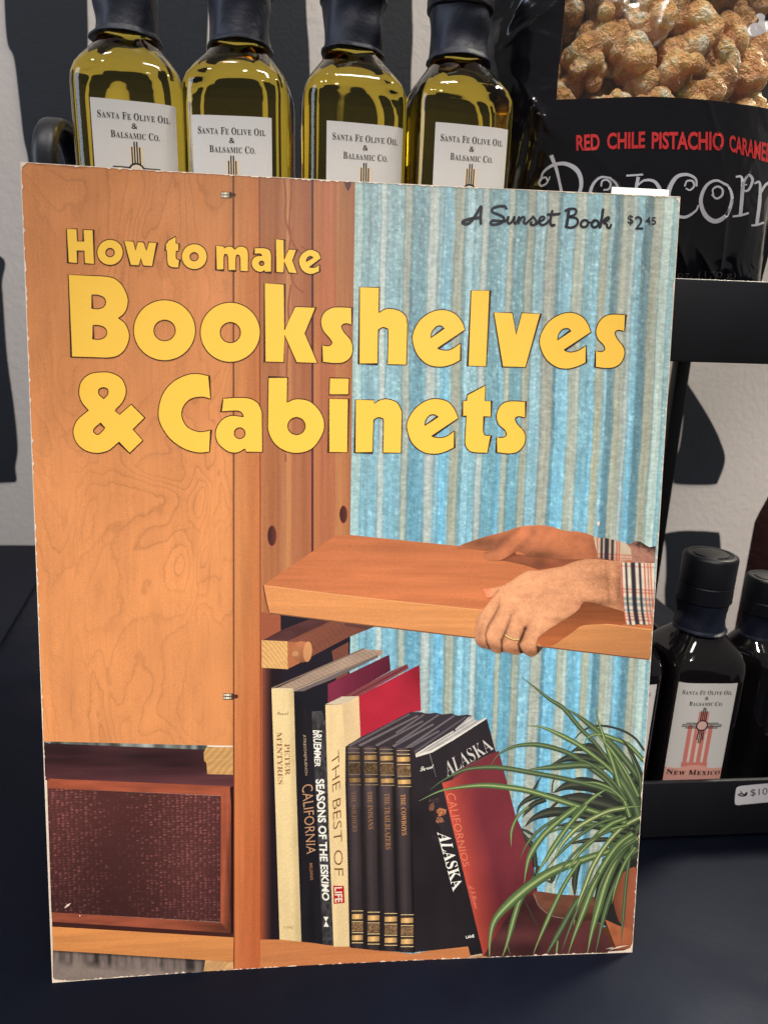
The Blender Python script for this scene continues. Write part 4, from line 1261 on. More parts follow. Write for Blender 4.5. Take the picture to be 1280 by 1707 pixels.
letter('F', C((832, 287), (993, 290), (992, 322)) + [(1040, 290), (1110, 282), (1190, 315)] + C((1230, 390), (1222, 742), (1065, 742)) + [(1070, 480), (1060, 450), (1030, 440), (998, 455), (988, 490)] + C((980, 742), (825, 740)))
letter('G', C((578, 485)) + [(545, 405), (480, 330), (370, 303), (270, 325), (170, 400), (105, 510), (103, 600), (150, 720), (250, 800), (360, 818), (450, 800)] + C((542, 757), (540, 600)) + [(470, 650), (400, 665)] + C((333, 655)),
       C((265, 553)) + [(275, 505), (310, 460), (350, 452)] + C((388, 467)))
letter('G', C((828, 178), (825, 325), (885, 325), (880, 472), (815, 470), (808, 600)) + [(818, 636), (845, 645)] + C((882, 645), (847, 808)) + [(740, 805), (680, 790), (645, 745), (637, 690)] + C((648, 467), (613, 465), (617, 325), (653, 320), (657, 268)))
letter('G', C((1202, 330), (1198, 480)) + [(1130, 470), (1103, 490), (1125, 540), (1180, 600), (1200, 660), (1185, 735), (1130, 795), (1050, 815)] + C((928, 803), (930, 658)) + [(985, 663), (1022, 640), (1005, 595), (950, 545), (928, 475), (945, 400), (990, 345), (1070, 325)])
for cs in glyphs:
    fill.poly(cs, YEL)
done(fill, 'title_lettering', I_TITLE)
edge.lift = _lift[0]
for k, cs in enumerate(glyphs):
    for c in cs:
        edge.band(c, 1.55, [(-1, OUT), (1, OUT)], True)
done(edge, 'title_outline', I_PLAIN)

s = sheet()
INKB = (30, 30, 42)
for pts, w in (([(180, 152), (125, 158), (80, 172), (74, 184), (95, 190), (120, 178), (150, 140), (182, 88), (180, 140), (181, 186)], 4.4),
               ([(332, 98), (322, 86), (290, 85), (252, 98), (250, 118), (280, 132), (312, 148), (318, 168), (295, 186), (255, 194), (238, 184), (252, 170), (290, 172), (330, 172), (342, 152)], 3.8),
               ([(345, 148), (340, 178), (352, 187), (368, 172), (380, 148), (378, 176), (384, 188), (398, 172), (408, 148), (405, 186)], 3.4), ([(406, 180), (416, 160), (432, 148), (440, 158), (436, 180), (446, 188), (466, 172), (492, 148)], 3.4),
               ([(490, 146), (504, 164), (510, 180), (496, 196), (476, 192), (480, 180)], 3.4), ([(510, 190), (528, 176), (552, 164), (556, 150), (540, 148), (526, 166), (530, 188), (548, 196), (572, 184), (594, 160)], 3.4),
               ([(604, 114), (596, 150), (592, 180), (600, 198), (616, 196)], 4), ([(578, 134), (610, 134), (646, 130)], 3.8),
               ([(702, 104), (697, 150), (688, 204)], 4.6), ([(682, 112), (706, 100), (738, 102), (746, 118), (732, 138), (704, 148), (740, 154), (756, 172), (746, 198), (716, 212), (684, 206)], 3.6),
               ([(778, 176), (772, 194), (784, 208), (806, 204), (816, 186), (808, 170), (790, 168), (776, 182)], 3.6), ([(814, 178), (840, 182), (854, 174)], 2.6), ([(846, 174), (836, 192), (846, 208), (866, 206), (878, 188), (870, 172), (852, 168), (840, 180)], 3.6),
               ([(904, 106), (898, 150), (886, 210)], 4.2), ([(894, 184), (920, 158), (938, 150), (936, 164), (910, 182), (926, 192), (930, 210), (944, 212), (952, 196)], 3.4)):
    w *= 1.12
    s.band(smooth(Z('S', pts), False, 1.0), w, [(-1, INKB), (1, INKB)])
    for e in (pts[0], pts[-1]):
        p = Z('S', [e])[0]
        s.poly(ellipse(p[0], p[1], w / 2, w / 2, 12), INKB)
done(s, 'series_lettering')
s = sheet()
txt(s, 'S', word('$', .012), [(1050, 136), (1084, 138), (1084, 198), (1050, 196)], (40, 42, 50))
txt(s, 'S', word('2', .012), [(1092, 142), (1142, 144), (1142, 224), (1092, 222)], (40, 42, 50))
txt(s, 'S', word('45', .012), [(1154, 147), (1219, 149), (1218, 195), (1154, 193)], (40, 42, 50))
done(s, 'price_lettering')

# ---- wear on the edges: bare paper where the ink has rubbed off -------------
s = sheet()
PAPER = (246, 226, 206)


def edge_place(P, lift):
    x, z = np.clip(P[:, 0], -hw, hw), np.clip(P[:, 1], 0, BOOK_H)
    return np.c_[x, bow(x) - lift, z]


def wear(a, b, n, wmax, seed, minw=.3):
    r = random.Random(seed)
    a, b = np.array(a, float), np.array(b, float)
    d = (b - a) / n
    nn = np.array([-d[1], d[0]]) / np.linalg.norm(d)
    W = [minw + wmax * r.random() ** 6 + .4 * minw * math.sin(i * .13 + seed) * r.random() for i in range(n + 1)]
    P = [a + d * i for i in range(n + 1)]
    Q = [p + nn * w * 1e-3 for p, w in zip(P, W)]
    e = Sheet(edge_place, _lift[0])
    e.raw(np.array(P + Q), [(i, i + 1, n + 2 + i, n + 1 + i) for i in range(n)], PAPER)
    done(e, 'edge_wear')


wear((-hw, BOOK_H), (-hw, 0), 300, .55, 2, .17)
wear((-hw, 0), (hw, 0), 260, .75, 3, .20)
wear((hw, 0), (hw, BOOK_H), 300, .45, 4, .15)
wear((hw, BOOK_H), (-hw, BOOK_H), 260, .5, 1, .15)
for pts in ([(86, 1626), (92, 1632), (110, 1634), (128, 1634), (88, 1639)], [(43, 492), (46, 493), (47, 500), (44, 503)], [(1052, 1589), (1053, 1572), (1049, 1580), (1038, 1584), (1012, 1586), (1012, 1589)], [(1014, 1584), (1030, 1577), (1048, 1575), (1030, 1579.5)],
            [(1008, 1581), (1022, 1578.5), (1020, 1580.5)], [(108, 1513), (113, 1507), (119, 1505), (116, 1509), (110, 1513)], [(994, 870), (999, 869), (998, 876), (995, 876)], [(845, 1600), (880, 1597.5), (882, 1599.5), (846, 1602)], [(196, 1628), (206, 1627), (208, 1631), (196, 1632)],
            [(1125, 330), (1133, 331), (1132, 340), (1128, 334)], [(36, 271), (46, 272), (37, 280)], [(133, 1525), (135, 1525), (135, 1527), (133, 1527)]):
    s.poly(np.array(pts), PAPER)
done(s, 'wear_specks')

# ================================================================== bottles
def glass(name, col, rough=0.02, dens=0.0, ior=1.47):
    t = NT(name)
    t.s(Base_Color=(*col, 1), Roughness=rough, IOR=ior, Transmission_Weight=1.0)
    if dens:
        va = t.n('ShaderNodeVolumeAbsorption', {'Color': (*dens[1], 1), 'Density': dens[0]})
        t.t.links.new(va.outputs[0], t.out.inputs['Volume'])
    return t.m


M_OIL = glass('olive_oil_glass', (.98, .915, .34), .010, (42.0, (.90, .76, .02)))
M_DARKGLASS = plain('dark_vinegar_glass', (.006, .005, .006), .06, .6)
M_CAP = plain('black_cap', (.005, .006, .0105), .42, .34, (1400, .00003), .2, 300)
M_SLEEVE = plain('black_shrink_sleeve', (.007, .010, .024), .50, .38, (420, .0002), .2, 200)
M_LABEL = plain('label_paper', (.76, .745, .735), .55, .3, (2200, .000015), .02, 200)

HB = .0183


def sect(z, base=0.0):
    """half width and squareness of the bottle at a height"""
    prof = [(0, .0172, 5), (.0012, .0180, 5), (.003, HB, 5), (.081, HB, 5), (.0840, .0181, 4.6), (.0870, .0172, 4.0), (.0898, .0156, 3.4), (.0924, .0136, 2.9), (.0948, .0117, 2.5), (.0968, .0104, 2.2), (.0990, .0095, 2.0), (.118, .0091, 2)]
    for (z0, a0, n0), (z1, a1, n1) in zip(prof[:-1], prof[1:]):
        if z <= z1:
            t = (z - z0) / (z1 - z0)
            return a0 + (a1 - a0) * t, n0 + (n1 - n0) * t
    return prof[-1][1:]


def superpt(a, n, th):
    c, s_ = math.cos(th), math.sin(th)
    r = a / (abs(c) ** n + abs(s_) ** n) ** (1 / n)
    return r * c, r * s_


def bottle_body(name, mat, parent, k=1.0):
    zs = [0, .0005, .0012, .003, .006] + list(np.linspace(.012, .081, 10)) + list(np.linspace(.0818, .099, 24)) + [.104, .110, .118]
    N = 72
    V, F = [], []
    for z in zs:
        a, n = sect(z)
        for i in range(N):
            th = 2 * math.pi * (i + .5) / N
            x, y = superpt(a, n, th)
            V.append((x, y, z * k))
    for j in range(len(zs) - 1):
        for i in range(N):
            i2 = (i + 1) % N
            F.append((j * N + i, j * N + i2, (j + 1) * N + i2, (j + 1) * N + i))
    F.append(tuple(range(N))[::-1])
    F.append(tuple((len(zs) - 1) * N + i for i in range(N)))
    return obj(name, V, F, mat, parent, True)


def lathe(name, prof, mat, parent, N=48, wob=None):
    V, F = [], []
    for j, (r, z) in enumerate(prof):
        for i in range(N):
            th = 2 * math.pi * i / N
            q = r + (wob(j / (len(prof) - 1), th) if wob else 0)
            V.append((q * math.cos(th), q * math.sin(th), z))
    for j in range(len(prof) - 1):
        for i in range(N):
            i2 = (i + 1) % N
            F.append((j * N + i, j * N + i2, (j + 1) * N + i2, (j + 1) * N + i))
    F.append(tuple(range(N))[::-1])
    F.append(tuple((len(prof) - 1) * N + i for i in range(N)))
    o = obj(name, V, F, mat, parent, True)
    try:
        o.data.set_sharp_from_angle(angle=R(40))
    except Exception:
        pass
    return o


LW, LH = .0268, .0520


def label_place(top, off=0.0):
    def place(P, lift):
        x = (P[:, 0] - .5) * LW + off
        a, n = HB, 5
        y = -a * (1 - np.minimum(np.abs(x / a), .999) ** n) ** (1 / n)
        return np.c_[x, y - .00012 - lift * 8, top - P[:, 1] * LH]
    return place


W_LINE1, W_AMP, W_LINE2, W_NM = word('Santa Fe Olive Oil', 0.0, .02, .80), glyph(serif('&'), 0.0), word('Balsamic Co.', 0.0, .02, .80), word('New Mexico', 0.0, .03, .80)


def bx(x0, y0, x1, y1):
    return np.array([(x0, y0), (x1, y0), (x1, y1), (x0, y1)], float)


def bottle(label, loc, yaw, dark=False, top=.0738, k=1.0, seed=0, group=None, off=0.0):
    b = thing('vinegar_bottle' if dark else 'oil_bottle', label, 'bottle', loc, (0, 0, R(yaw)), group)
    bottle_body('glass_body', M_DARKGLASS if dark else M_OIL, b, k)
    r = random.Random(seed)
    ph = [r.uniform(0, 6.28) for _ in range(6)]
    zc = .0978 * k if not dark else .0922

    def wob(t, th):
        w = .00028 * math.sin(3 * th + ph[0] + 3 * t) + .0002 * math.sin(7 * th + ph[1] - 5 * t) + .0004 * max(0, math.sin(th + ph[2])) * math.sin(9 * t + ph[3])
        return w + (.0012 * max(0, math.cos(th - ph[4])) ** 6 if t < .12 else 0)
    n = 22
    zt = .1137 * k if not dark else .1062
    ra = .0106 if not dark else .0110
    lathe('neck_sleeve', [(ra - .0002, zc)] + [(ra + .0002 - .0006 * math.sin(t * 3.1) + (.0006 if t < .1 else 0), zc + (zt - zc) * t) for t in np.linspace(.02, 1, n)], M_SLEEVE, b, 64, wob)
    z0, z1 = zt + .0001, zt + .0222
    rc = .0118
    cap = lathe('cap', [(rc - .0006, z0), (rc, z0 + .0006), (rc - .0001, z0 + .008), (rc - .0003, z0 + .0082), (rc - .0003, z0 + .0086), (rc - .0001, z0 + .0088), (rc, z1 - .0016), (rc - .0005, z1 - .0005), (rc - .0014, z1), (rc - .0026, z1),
                        (rc - .0030, z1 - .0004), (rc - .0040, z1 - .0004), (rc - .0044, z1 + .0002), (rc - .007, z1 + .0006), (.0008, z1 + .0007)], M_CAP, b, 64)
    # label: paper, writing, emblem
    pl = label_place(top, off)
    g = Sheet(pl)
    g.grid([(0, 0), (1, 0), (1, 1), (0, 1)], 24, 4, (224, 221, 219))
    lab = g.build('label', I_PAPER, b)
    g = Sheet(pl, 8e-6, fine=None)
    ik = (38, 34, 36)
    put_word(g, W_LINE1, [(.075, .068), (.925, .068), (.925, .110), (.075, .110)], ik)
    put_word(g, W_AMP, [(.465, .128), (.535, .128), (.535, .160), (.465, .160)], ik)
    put_word(g, W_LINE2, [(.215, .176), (.795, .176), (.795, .218), (.215, .218)], ik)
    g.build('company_lettering', I_PAPER, lab)
    if dark:
        g = Sheet(pl, 40e-6)
        put_word(g, W_NM, [(.03, .862), (.97, .862), (.97, .912), (.03, .912)], (60, 34, 36))
        g.build('origin_lettering', I_PAPER, lab)
    e = Sheet(pl, 5e-6, fine=.07)
    rd, pk, tn = (222, 132, 122), (232, 178, 168), (238, 218, 192)
    if dark:
        e.poly(bx(.0, .845, 1, .985), (226, 168, 156))
        for x in (.265, .385, .505, .625):
            e.poly(bx(x, .43, x + .072, .80), rd)
        for x in (.337, .457, .577):
            e.poly(bx(x + .004, .47, x + .044, .77), (242, 220, 212))
        e.poly(bx(.41, .275, .59, .50), (228, 150, 140))
        e.poly(bx(.25, .785, .712, .83), rd)
        for x in (.30, .66):
            e.poly(ellipse(x, .430, .04, .022, 20), rd)
        e.poly(smooth([(.16, .94, 1), (.2, .86), (.35, .822), (.5, .815), (.65, .822), (.8, .86), (.84, .94, 1), (.76, .94, 1), (.7, .885), (.5, .86), (.3, .885), (.24, .94, 1)], True, .02), (236, 170, 158))
    else:
        e.poly(bx(.425, .262, .595, .62), tn)
        for x in (.30, .70):
            e.poly(ellipse(x, .398, .035, .020, 20), (236, 216, 190))
        for x in (.26, .68):
            e.poly(bx(x, .40, x + .07, .86), tn)
    cx, cy = .5, .412
    ax = LW / LH
    for dx, l in ((-.046, .185), (-.0155, .245), (.0155, .245), (.046, .185)):
        t_ = .0085 if not dark else .0095
        e.poly(bx(cx + dx - t_, cy - (l + .10) * ax * 1.0, cx + dx + t_, cy - .085 * ax), (34, 30, 32))
        e.poly(bx(cx + dx - t_, cy + .085 * ax, cx + dx + t_, cy + (l + .10) * ax), (34, 30, 32))
        e.poly(bx(cx - (l + .10), cy + (dx - t_ * .8) * ax, cx - .085, cy + (dx + t_ * .8) * ax), (34, 30, 32))
        e.poly(bx(cx + .085, cy + (dx - t_ * .8) * ax, cx + l + .10, cy + (dx + t_ * .8) * ax), (34, 30, 32))
    e.poly([ellipse(cx, cy, .105, .105 * ax, 40), ellipse(cx, cy, .083, .083 * ax, 40)], (34, 30, 32))
    e.poly(ellipse(cx, cy, .083, .083 * ax, 40), (234, 190, 180) if dark else (238, 222, 204))
    e.build('label_emblem', I_PAPER, lab)
    return b


ZS = .2212        # floor of the upper tray
YB = .0815
g_ = 'olive oil bottles in a row behind the book'
bottle('yellow-green olive oil bottle standing beside the black rack handle', (.0252, YB, ZS), 8, False, .0753, seed=1, group=g_, off=.0024)
bottle('yellow-green olive oil bottle second along from the black rack handle, behind the printed post', (.0633, YB + .0005, ZS), -4, False, .0727, seed=2, group=g_)
bottle('yellow-green olive oil bottle behind the seam of wood and curtain on the cover', (.1030, YB, ZS), 6, False, .0727, seed=3, group=g_, off=.0024)
bottle('yellow-green olive oil bottle standing next to the black popcorn bag', (.1408, YB, ZS), 7, False, .0742, seed=4, group=g_, off=.0014)
g_ = 'dark vinegar bottles in the lower tray'
bottle('black bottle with a full white New Mexico label in the lower tray', (.2690, .0818, .0045), -2, True, .0730, .95, 5, g_, -.0014)
bottle('black bottle mostly hidden behind the right edge of the book cover', (.2300, .0818, .0045), -3, True, .0730, .95, 6, g_)
_p = on_y(1245, 980, .100) + np.array([.0118 * .84, 0, 0])
_b = bottle('smaller black bottle cut by the picture edge, in front of the dark red pouch', (_p[0], .100, .0045), 130, True, .0730, .97, 7, g_)
_b.scale = (.84, .84, .86)

# ================================================================== display rack
RX0, RX1, RY0, RY1 = -.006, .3275, .0565, .2385
rack = thing('display_rack', 'two-tier black metal display rack holding bottles and the popcorn bag', 'display rack', (RX0, RY0, 0))


def tray(z0, name='tray'):
    t = .0022
    h = .0298
    bm = bmesh.new()
    for lo, hi in (((0, 0, z0), (RX1 - RX0, t, z0 + h)), ((0, RY1 - RY0 - t, z0), (RX1 - RX0, RY1 - RY0, z0 + h)), ((0, t, z0), (t, RY1 - RY0 - t, z0 + h)), ((RX1 - RX0 - t, t, z0), (RX1 - RX0, RY1 - RY0 - t, z0 + h)),
                   ((t, t, z0 + .0006), (RX1 - RX0 - t, RY1 - RY0 - t, z0 + .003))):
        b2 = rbox(lo, hi, .0005, 2)
        me = bpy.data.meshes.new('tmp')
        b2.to_mesh(me)
        b2.free()
        bm.from_mesh(me)
        bpy.data.meshes.remove(me)
    return bm_obj(name, bm, M_RACK, rack)


tray(.0015)
tray(.2180)
for x in (.0035, RX1 - RX0 - .0105):
    for y in (RY1 - RY0 - .0125,):
        bm_obj('post', rbox((x, y, .0316), (x + .0085, y + .0085, .2178), .0008, 2), M_RACK, rack)
bm_obj('post', rbox((.0030, .0030, .0320), (.0120, .0120, .2178), .0008, 2), M_RACK, rack)
for x in (.004, .310):
    for y in (.006, .170):
        bm_obj('foot', rbox((x, y, 0), (x + .008, y + .008, .0014), .0002, 1), M_RACK, rack)
# arched side handle of the upper tray
path = [(0, .248)] + [(0, .262), (0, .275)] + [(.0165 - .0165 * math.cos(a), .2775 + .0155 * math.sin(a)) for a in np.linspace(.15, math.pi - .15, 14)] + [(.033, .275), (.033, .262), (.033, .248)]
V, F = [], []
N = 16
for k, (y, z) in enumerate(path):
    a = np.array(path[max(k - 1, 0)])
    c = np.array(path[min(k + 1, len(path) - 1)])
    d = (c - a) / np.linalg.norm(c - a)
    nn = np.array([-d[1], d[0]])
    for i in range(N):
        th = 2 * math.pi * i / N
        w, h = superpt(1, 3.2, th)
        V.append((.0042 + w * .0040, .013 + y + nn[0] * h * .0022, z + nn[1] * h * .0022))
for k in range(len(path) - 1):
    for i in range(N):
        j = (i + 1) % N
        F.append((k * N + i, (k + 1) * N + i, (k + 1) * N + j, k * N + j))
F.append(tuple(range(N)))
F.append(tuple((len(path) - 1) * N + i for i in range(N))[::-1])
obj('handle', V, F, M_HANDLE, rack, True)

# price sticker on the front of the lower tray
st = thing('price_sticker', 'white rounded price sticker reading $10.0 on the lower black tray', 'sticker', (0, 0, 0))
yS = RY0 - .00015


def front_place(P, lift):
    return np.array([on_y(p[0], p[1], yS - lift * 3) for p in P])


q = Sheet(front_place, 0)
q.poly(smooth([(1226, 1316), (1230, 1311.5), (1240, 1309.5), (1300, 1304), (1330, 1301, 1), (1330, 1333, 1), (1300, 1335.5), (1240, 1341), (1228, 1342), (1224, 1338)], True, 3), (232, 230, 236))
paper = q.build('sticker_paper', I_PAPER, st)
q = Sheet(front_place, 8e-6)
put_word(q, word('$10.00'), [(1250, 1316), (1303, 1311), (1302, 1324), (1250, 1328.5)], (76, 74, 84))
q.band(smooth([(1229, 1325), (1234, 1323), (1240, 1324.5), (1244, 1321), (1243, 1325), (1238, 1327), (1231, 1326)], False, 1), [1.4] * 0 or 2.2, [(-1, (56, 48, 56)), (1, (56, 48, 56))])
q.band([(1236, 1322), (1233, 1318.5)], 1.4, [(-1, (56, 48, 56)), (1, (56, 48, 56))])
q.build('sticker_print', I_PAPER, paper)

# white card sticking up behind the book
c0, c1 = on_y(1021, 311, .0535), on_y(1116, 318, .0535)
tag(bm_obj('price_card', rbox((c0[0], .0540, .2300), (c1[0], .0546, c0[2]), .0001, 1), M_CARDWHITE), 'white price card showing just above the top edge of the book', 'card')

# ================================================================== popcorn bag
BX, BZ0, BZ1, BHW = .2215, .2212, .405, .0665


# sharp folds in the film: x, z from and to (mm), height and width (mm)
CREASES = [(226, 322, 238, 302, .9, 1.3), (238, 302, 243, 291, .7, 1.2), (223, 318, 230, 330, .6, 1.4), (170, 309, 166, 276, 1.6, 1.6), (174, 305, 171, 274, 1.3, 1.3), (158, 330, 180, 345, 1.2, 2.0), (164, 322, 178, 300, 1.0, 1.6),
           (205, 300, 198, 270, .5, 1.6), (186, 297, 206, 281, .6, 1.8), (248, 284, 254, 252, 1.2, 1.5), (240, 262, 256, 246, 1.1, 1.4), (228, 268, 240, 250, .8, 1.5), (262, 300, 250, 276, .9, 1.6), (213, 335, 221, 356, .6, 1.8), (252, 330, 262, 350, .7, 1.6)]


def bag_y(x, z):
    u = np.clip((np.asarray(x) - BX) / BHW, -1, 1)
    v = np.clip((np.asarray(z) - BZ0) / (BZ1 - BZ0), 0, 1)
    prof = (.62 + .38 * np.sin(np.clip(v / .45, 0, 1) * math.pi / 2)) * np.clip((1.02 - v) / .45, 0, 1) ** .5
    y = .114 - .040 * (1 - np.abs(u) ** 2.3) ** .62 * prof
    X, Zz = np.asarray(x) * 1000, np.asarray(z) * 1000
    side = np.clip((np.abs(u) - .45) / .4, 0, 1)
    y = y + .0008 * vn(X + Zz * .25, Zz, 11, 34, 3) * (.15 + side) + .0020 * vn(X + .5 * Zz, Zz, 18, 46, 8) * side + .0005 * vn(X, Zz, 16, 19, 5)
    y = y - .0022 * np.exp(-((X - 166.5 - (Zz - 280) * .10) / 2.2) ** 2) * np.clip((Zz - 240) / 20, 0, 1) * np.clip((305 - Zz) / 15, 0, 1)
    for x0, z0, x1, z1, amp, wd in CREASES:
        dx, dz = x1 - x0, z1 - z0
        t = np.clip(((X - x0) * dx + (Zz - z0) * dz) / (dx * dx + dz * dz), 0, 1)
        d = np.hypot(X - x0 - t * dx, Zz - z0 - t * dz)
        y = y - amp * 1e-3 * np.exp(-d / wd) * (.4 + .6 * np.sin(math.pi * np.clip(t, .05, .95)))
    low = np.clip((262 - Zz) / 30, 0, 1)
    return y + low * .0016 * vn(X, Zz, 12, 20, 18)


def on_bag(P, lift=0.0):
    out = []
    for px, py in P:
        r = ray(px, py)
        lo, hi = (.045 - CAM_POS[1]) / r[1], (.135 - CAM_POS[1]) / r[1]
        f = lambda t: (CAM_POS + r * t)[1] - float(bag_y(CAM_POS[0] + r[0] * t, CAM_POS[2] + r[2] * t))
        a, b = lo, hi
        for _ in range(34):
            m = (a + b) / 2
            if f(m) > 0:
                b = m
            else:
                a = m
        out.append(CAM_POS + r * a)
    o = np.array(out)
    o[:, 1] -= lift
    return o


bag = thing('popcorn_bag', 'shiny black caramel popcorn bag with a clear window on the upper tray', 'bag', (BX, .114, BZ0))
inv = Vector(bag.location)
M_BAG = NT('black_bag_film')
M_BAG.s(Base_Color=(.0035, .0033, .0055, 1), Roughness=.12, Specular_IOR_Level=.5)
M_BAG.bump(M_BAG.noise(M_BAG.coord(), 42, 2, .5, 1.2), .0016)
M_BAG = M_BAG.m
M_FILM = NT('clear_window_film')
_bmp = M_FILM.n('ShaderNodeBump', {'Height': M_FILM.noise(M_FILM.coord(), 60, 2, .5, .6), 'Distance': .0010}).outputs[0]
_gl = M_FILM.n('ShaderNodeBsdfGlossy', {'Color': (1, 1, 1, 1), 'Roughness': .10, 'Normal': _bmp})
_tr = M_FILM.n('ShaderNodeBsdfTransparent', {'Color': (.97, .96, .95, 1)})
_lw = M_FILM.n('ShaderNodeLayerWeight', {'Blend': .5, 'Normal': _bmp}).outputs['Facing']
_fr = M_FILM.math('ADD', .07, M_FILM.math('MULTIPLY', M_FILM.math('POWER', _lw, 3.0), .75))
_mx = M_FILM.n('ShaderNodeMixShader', {0: _fr, 1: _tr.outputs[0], 2: _gl.outputs[0]})
M_FILM.t.links.new(_mx.outputs[0], M_FILM.out.inputs['Surface'])
M_FILM = M_FILM.m

win = on_bag(smooth([(946, -60, 1), (942, 0), (933, 90), (927, 166, 1), (990, 164), (1070, 161), (1130, 163), (1200, 169), (1280, 181), (1340, 196, 1), (1345, 60), (1345, -60, 1)], True, 12))[:, [0, 2]]
nx, nz = 170, 210
xs, zs_ = np.linspace(BX - BHW, BX + BHW, nx + 1), np.linspace(BZ0 + .0002, BZ1, nz + 1)
gx, gz = np.meshgrid(xs, zs_)
gy = bag_y(gx.ravel(), gz.ravel())
Vf = np.c_[gx.ravel(), gy, gz.ravel()]
w = nx + 1
quads = np.array([(j * w + i, j * w + i + 1, (j + 1) * w + i + 1, (j + 1) * w + i) for j in range(nz) for i in range(nx)])


def clipped(quads, V, poly, keep):
    """split the sheet along the window's outline"""
    pts = [Vector((p[0] * 1000, p[2] * 1000)) for p in V]
    n = len(pts)
    pts += [Vector((p[0] * 1000, p[1] * 1000)) for p in poly]
    ed = [(n + i, n + (i + 1) % len(poly)) for i in range(len(poly))]
    v, e, f, *_ = delaunay_2d_cdt(pts, ed, [], 0, 1e-4)
    P = np.array([tuple(q) for q in v])
    T = np.array(f)
    ok = inside(P[T].mean(1), [poly * 1000])
    return P / 1000, T[ok], T[~ok]


P2, Tin, Tout = clipped(quads, Vf, win, True)
V3 = np.c_[P2[:, 0], bag_y(P2[:, 0], P2[:, 1]), P2[:, 1]]


def sub(V, T):
    ids = np.unique(T)
    mp = -np.ones(len(V), int)
    mp[ids] = np.arange(len(ids))
    return V[ids] - np.array(inv), mp[T]


v_, t_ = sub(V3, Tout)
# back of the bag
yb = .1155 + .026 * (1 - np.abs(np.clip((gx.ravel() - BX) / BHW, -1, 1)) ** 2.4) ** .6 * np.clip((BZ1 - gz.ravel()) / (BZ1 - BZ0) / .4, 0, 1) ** .5
vb = np.c_[gx.ravel(), yb, gz.ravel()] - np.array(inv)
obj('bag_back', vb, [tuple(q) for q in quads[:, ::-1]], M_BAG, bag, True)
obj('bag_front', v_, [tuple(t) for t in t_], M_BAG, bag, True)
v_, t_ = sub(V3, Tin)
obj('bag_window', v_, [tuple(t) for t in t_], M_FILM, bag, True)

bag_place = lambda P, lift: on_bag(P, .00018 + lift * 4) - np.array(inv)
q = Sheet(bag_place, 0)
REDB = (186, 46, 48)
for t, quad in (('RED', [(639, 451), (717, 446), (718, 501), (640, 503)]), ('CHILE', [(742, 443), (869, 438), (868, 495), (742, 499)]), ('PISTACHIO', [(891, 440), (1131, 439), (1131, 503), (890, 497)]), ('CARAMEL', [(1148, 449), (1288, 480), (1284, 545), (1150, 505)])):
    put_word(q, word(t, .030), Z('W', quad), REDB)
q.build('flavour_lettering', I_BAG, bag)
q = Sheet(bag_place, 0)
GR = (186, 186, 196)
for pts, w0, w1, w2 in (([(556, 518), (572, 560), (582, 600), (592, 650), (594, 690)], 11, 7, 9), ([(545, 604), (538, 592), (524, 596), (516, 608), (522, 620), (540, 612), (552, 590), (552, 590)], 5, 6, 3),
                        ([(520, 606), (530, 575), (560, 552), (600, 546), (636, 562), (654, 592), (654, 630), (636, 664), (596, 680)], 4, 13, 6),
                        ([(722, 622), (726, 604), (742, 600), (754, 612), (748, 630), (730, 634)], 4, 6, 4), ([(756, 594), (720, 592), (694, 618), (684, 660), (696, 704), (730, 726), (768, 700), (782, 656), (774, 616), (752, 594)], 5, 12, 5),
                        ([(806, 586), (838, 584), (862, 582)], 5, 5, 5), ([(846, 590), (836, 640), (826, 700), (818, 760)], 9, 8, 8), ([(840, 622), (866, 602), (900, 606), (920, 640), (916, 690), (880, 720), (844, 700)], 4, 12, 5),
                        ([(1000, 622), (1008, 604), (1026, 604), (1032, 620), (1018, 634), (1004, 628)], 4, 6, 4), ([(1040, 622), (1036, 596), (1006, 582), (972, 592), (948, 634), (946, 680), (966, 714), (1002, 724), (1036, 704), (1046, 684)], 5, 14, 4),
                        ([(1096, 650), (1094, 632), (1110, 622), (1126, 632), (1124, 652), (1106, 662), (1090, 648)], 4, 6, 5), ([(1140, 618), (1106, 602), (1072, 620), (1054, 668), (1068, 716), (1102, 738), (1140, 716), (1158, 664), (1146, 622), (1118, 606)], 5, 13, 5),
                        ([(1170, 590), (1190, 592), (1192, 640), (1186, 716)], 5, 10, 9), ([(1160, 722), (1188, 718), (1214, 710)], 5, 6, 5), ([(1190, 640), (1200, 602), (1214, 584), (1226, 600), (1214, 632), (1198, 636), (1198, 618), (1208, 616)], 4, 8, 4),
                        ([(1232, 612), (1250, 610), (1250, 670), (1240, 750)], 5, 10, 9), ([(1222, 752), (1240, 750), (1264, 742)], 5, 6, 5), ([(1250, 650), (1270, 616), (1290, 612), (1306, 640), (1304, 700), (1298, 760)], 5, 11, 9)):
    P = smooth(Z('W', pts), False, 1.2)
    k = np.linspace(0, 1, len(P))
    wd = np.where(k < .5, w0 + (w1 - w0) * k * 2, w1 + (w2 - w1) * (k - .5) * 2) * .62
    q.band(P, wd, [(-1, GR), (1, GR)])
q.build('brand_lettering', I_BAG, bag)
q = Sheet(bag_place, 0)
put_word(q, word('oz. (170 g)', -.012), Z('1', [(1128, 452), (1226, 453), (1225, 466), (1128, 466)]), (70, 67, 72))
q.build('weight_lettering', I_BAG, bag)
q = Sheet(bag_place, 0)
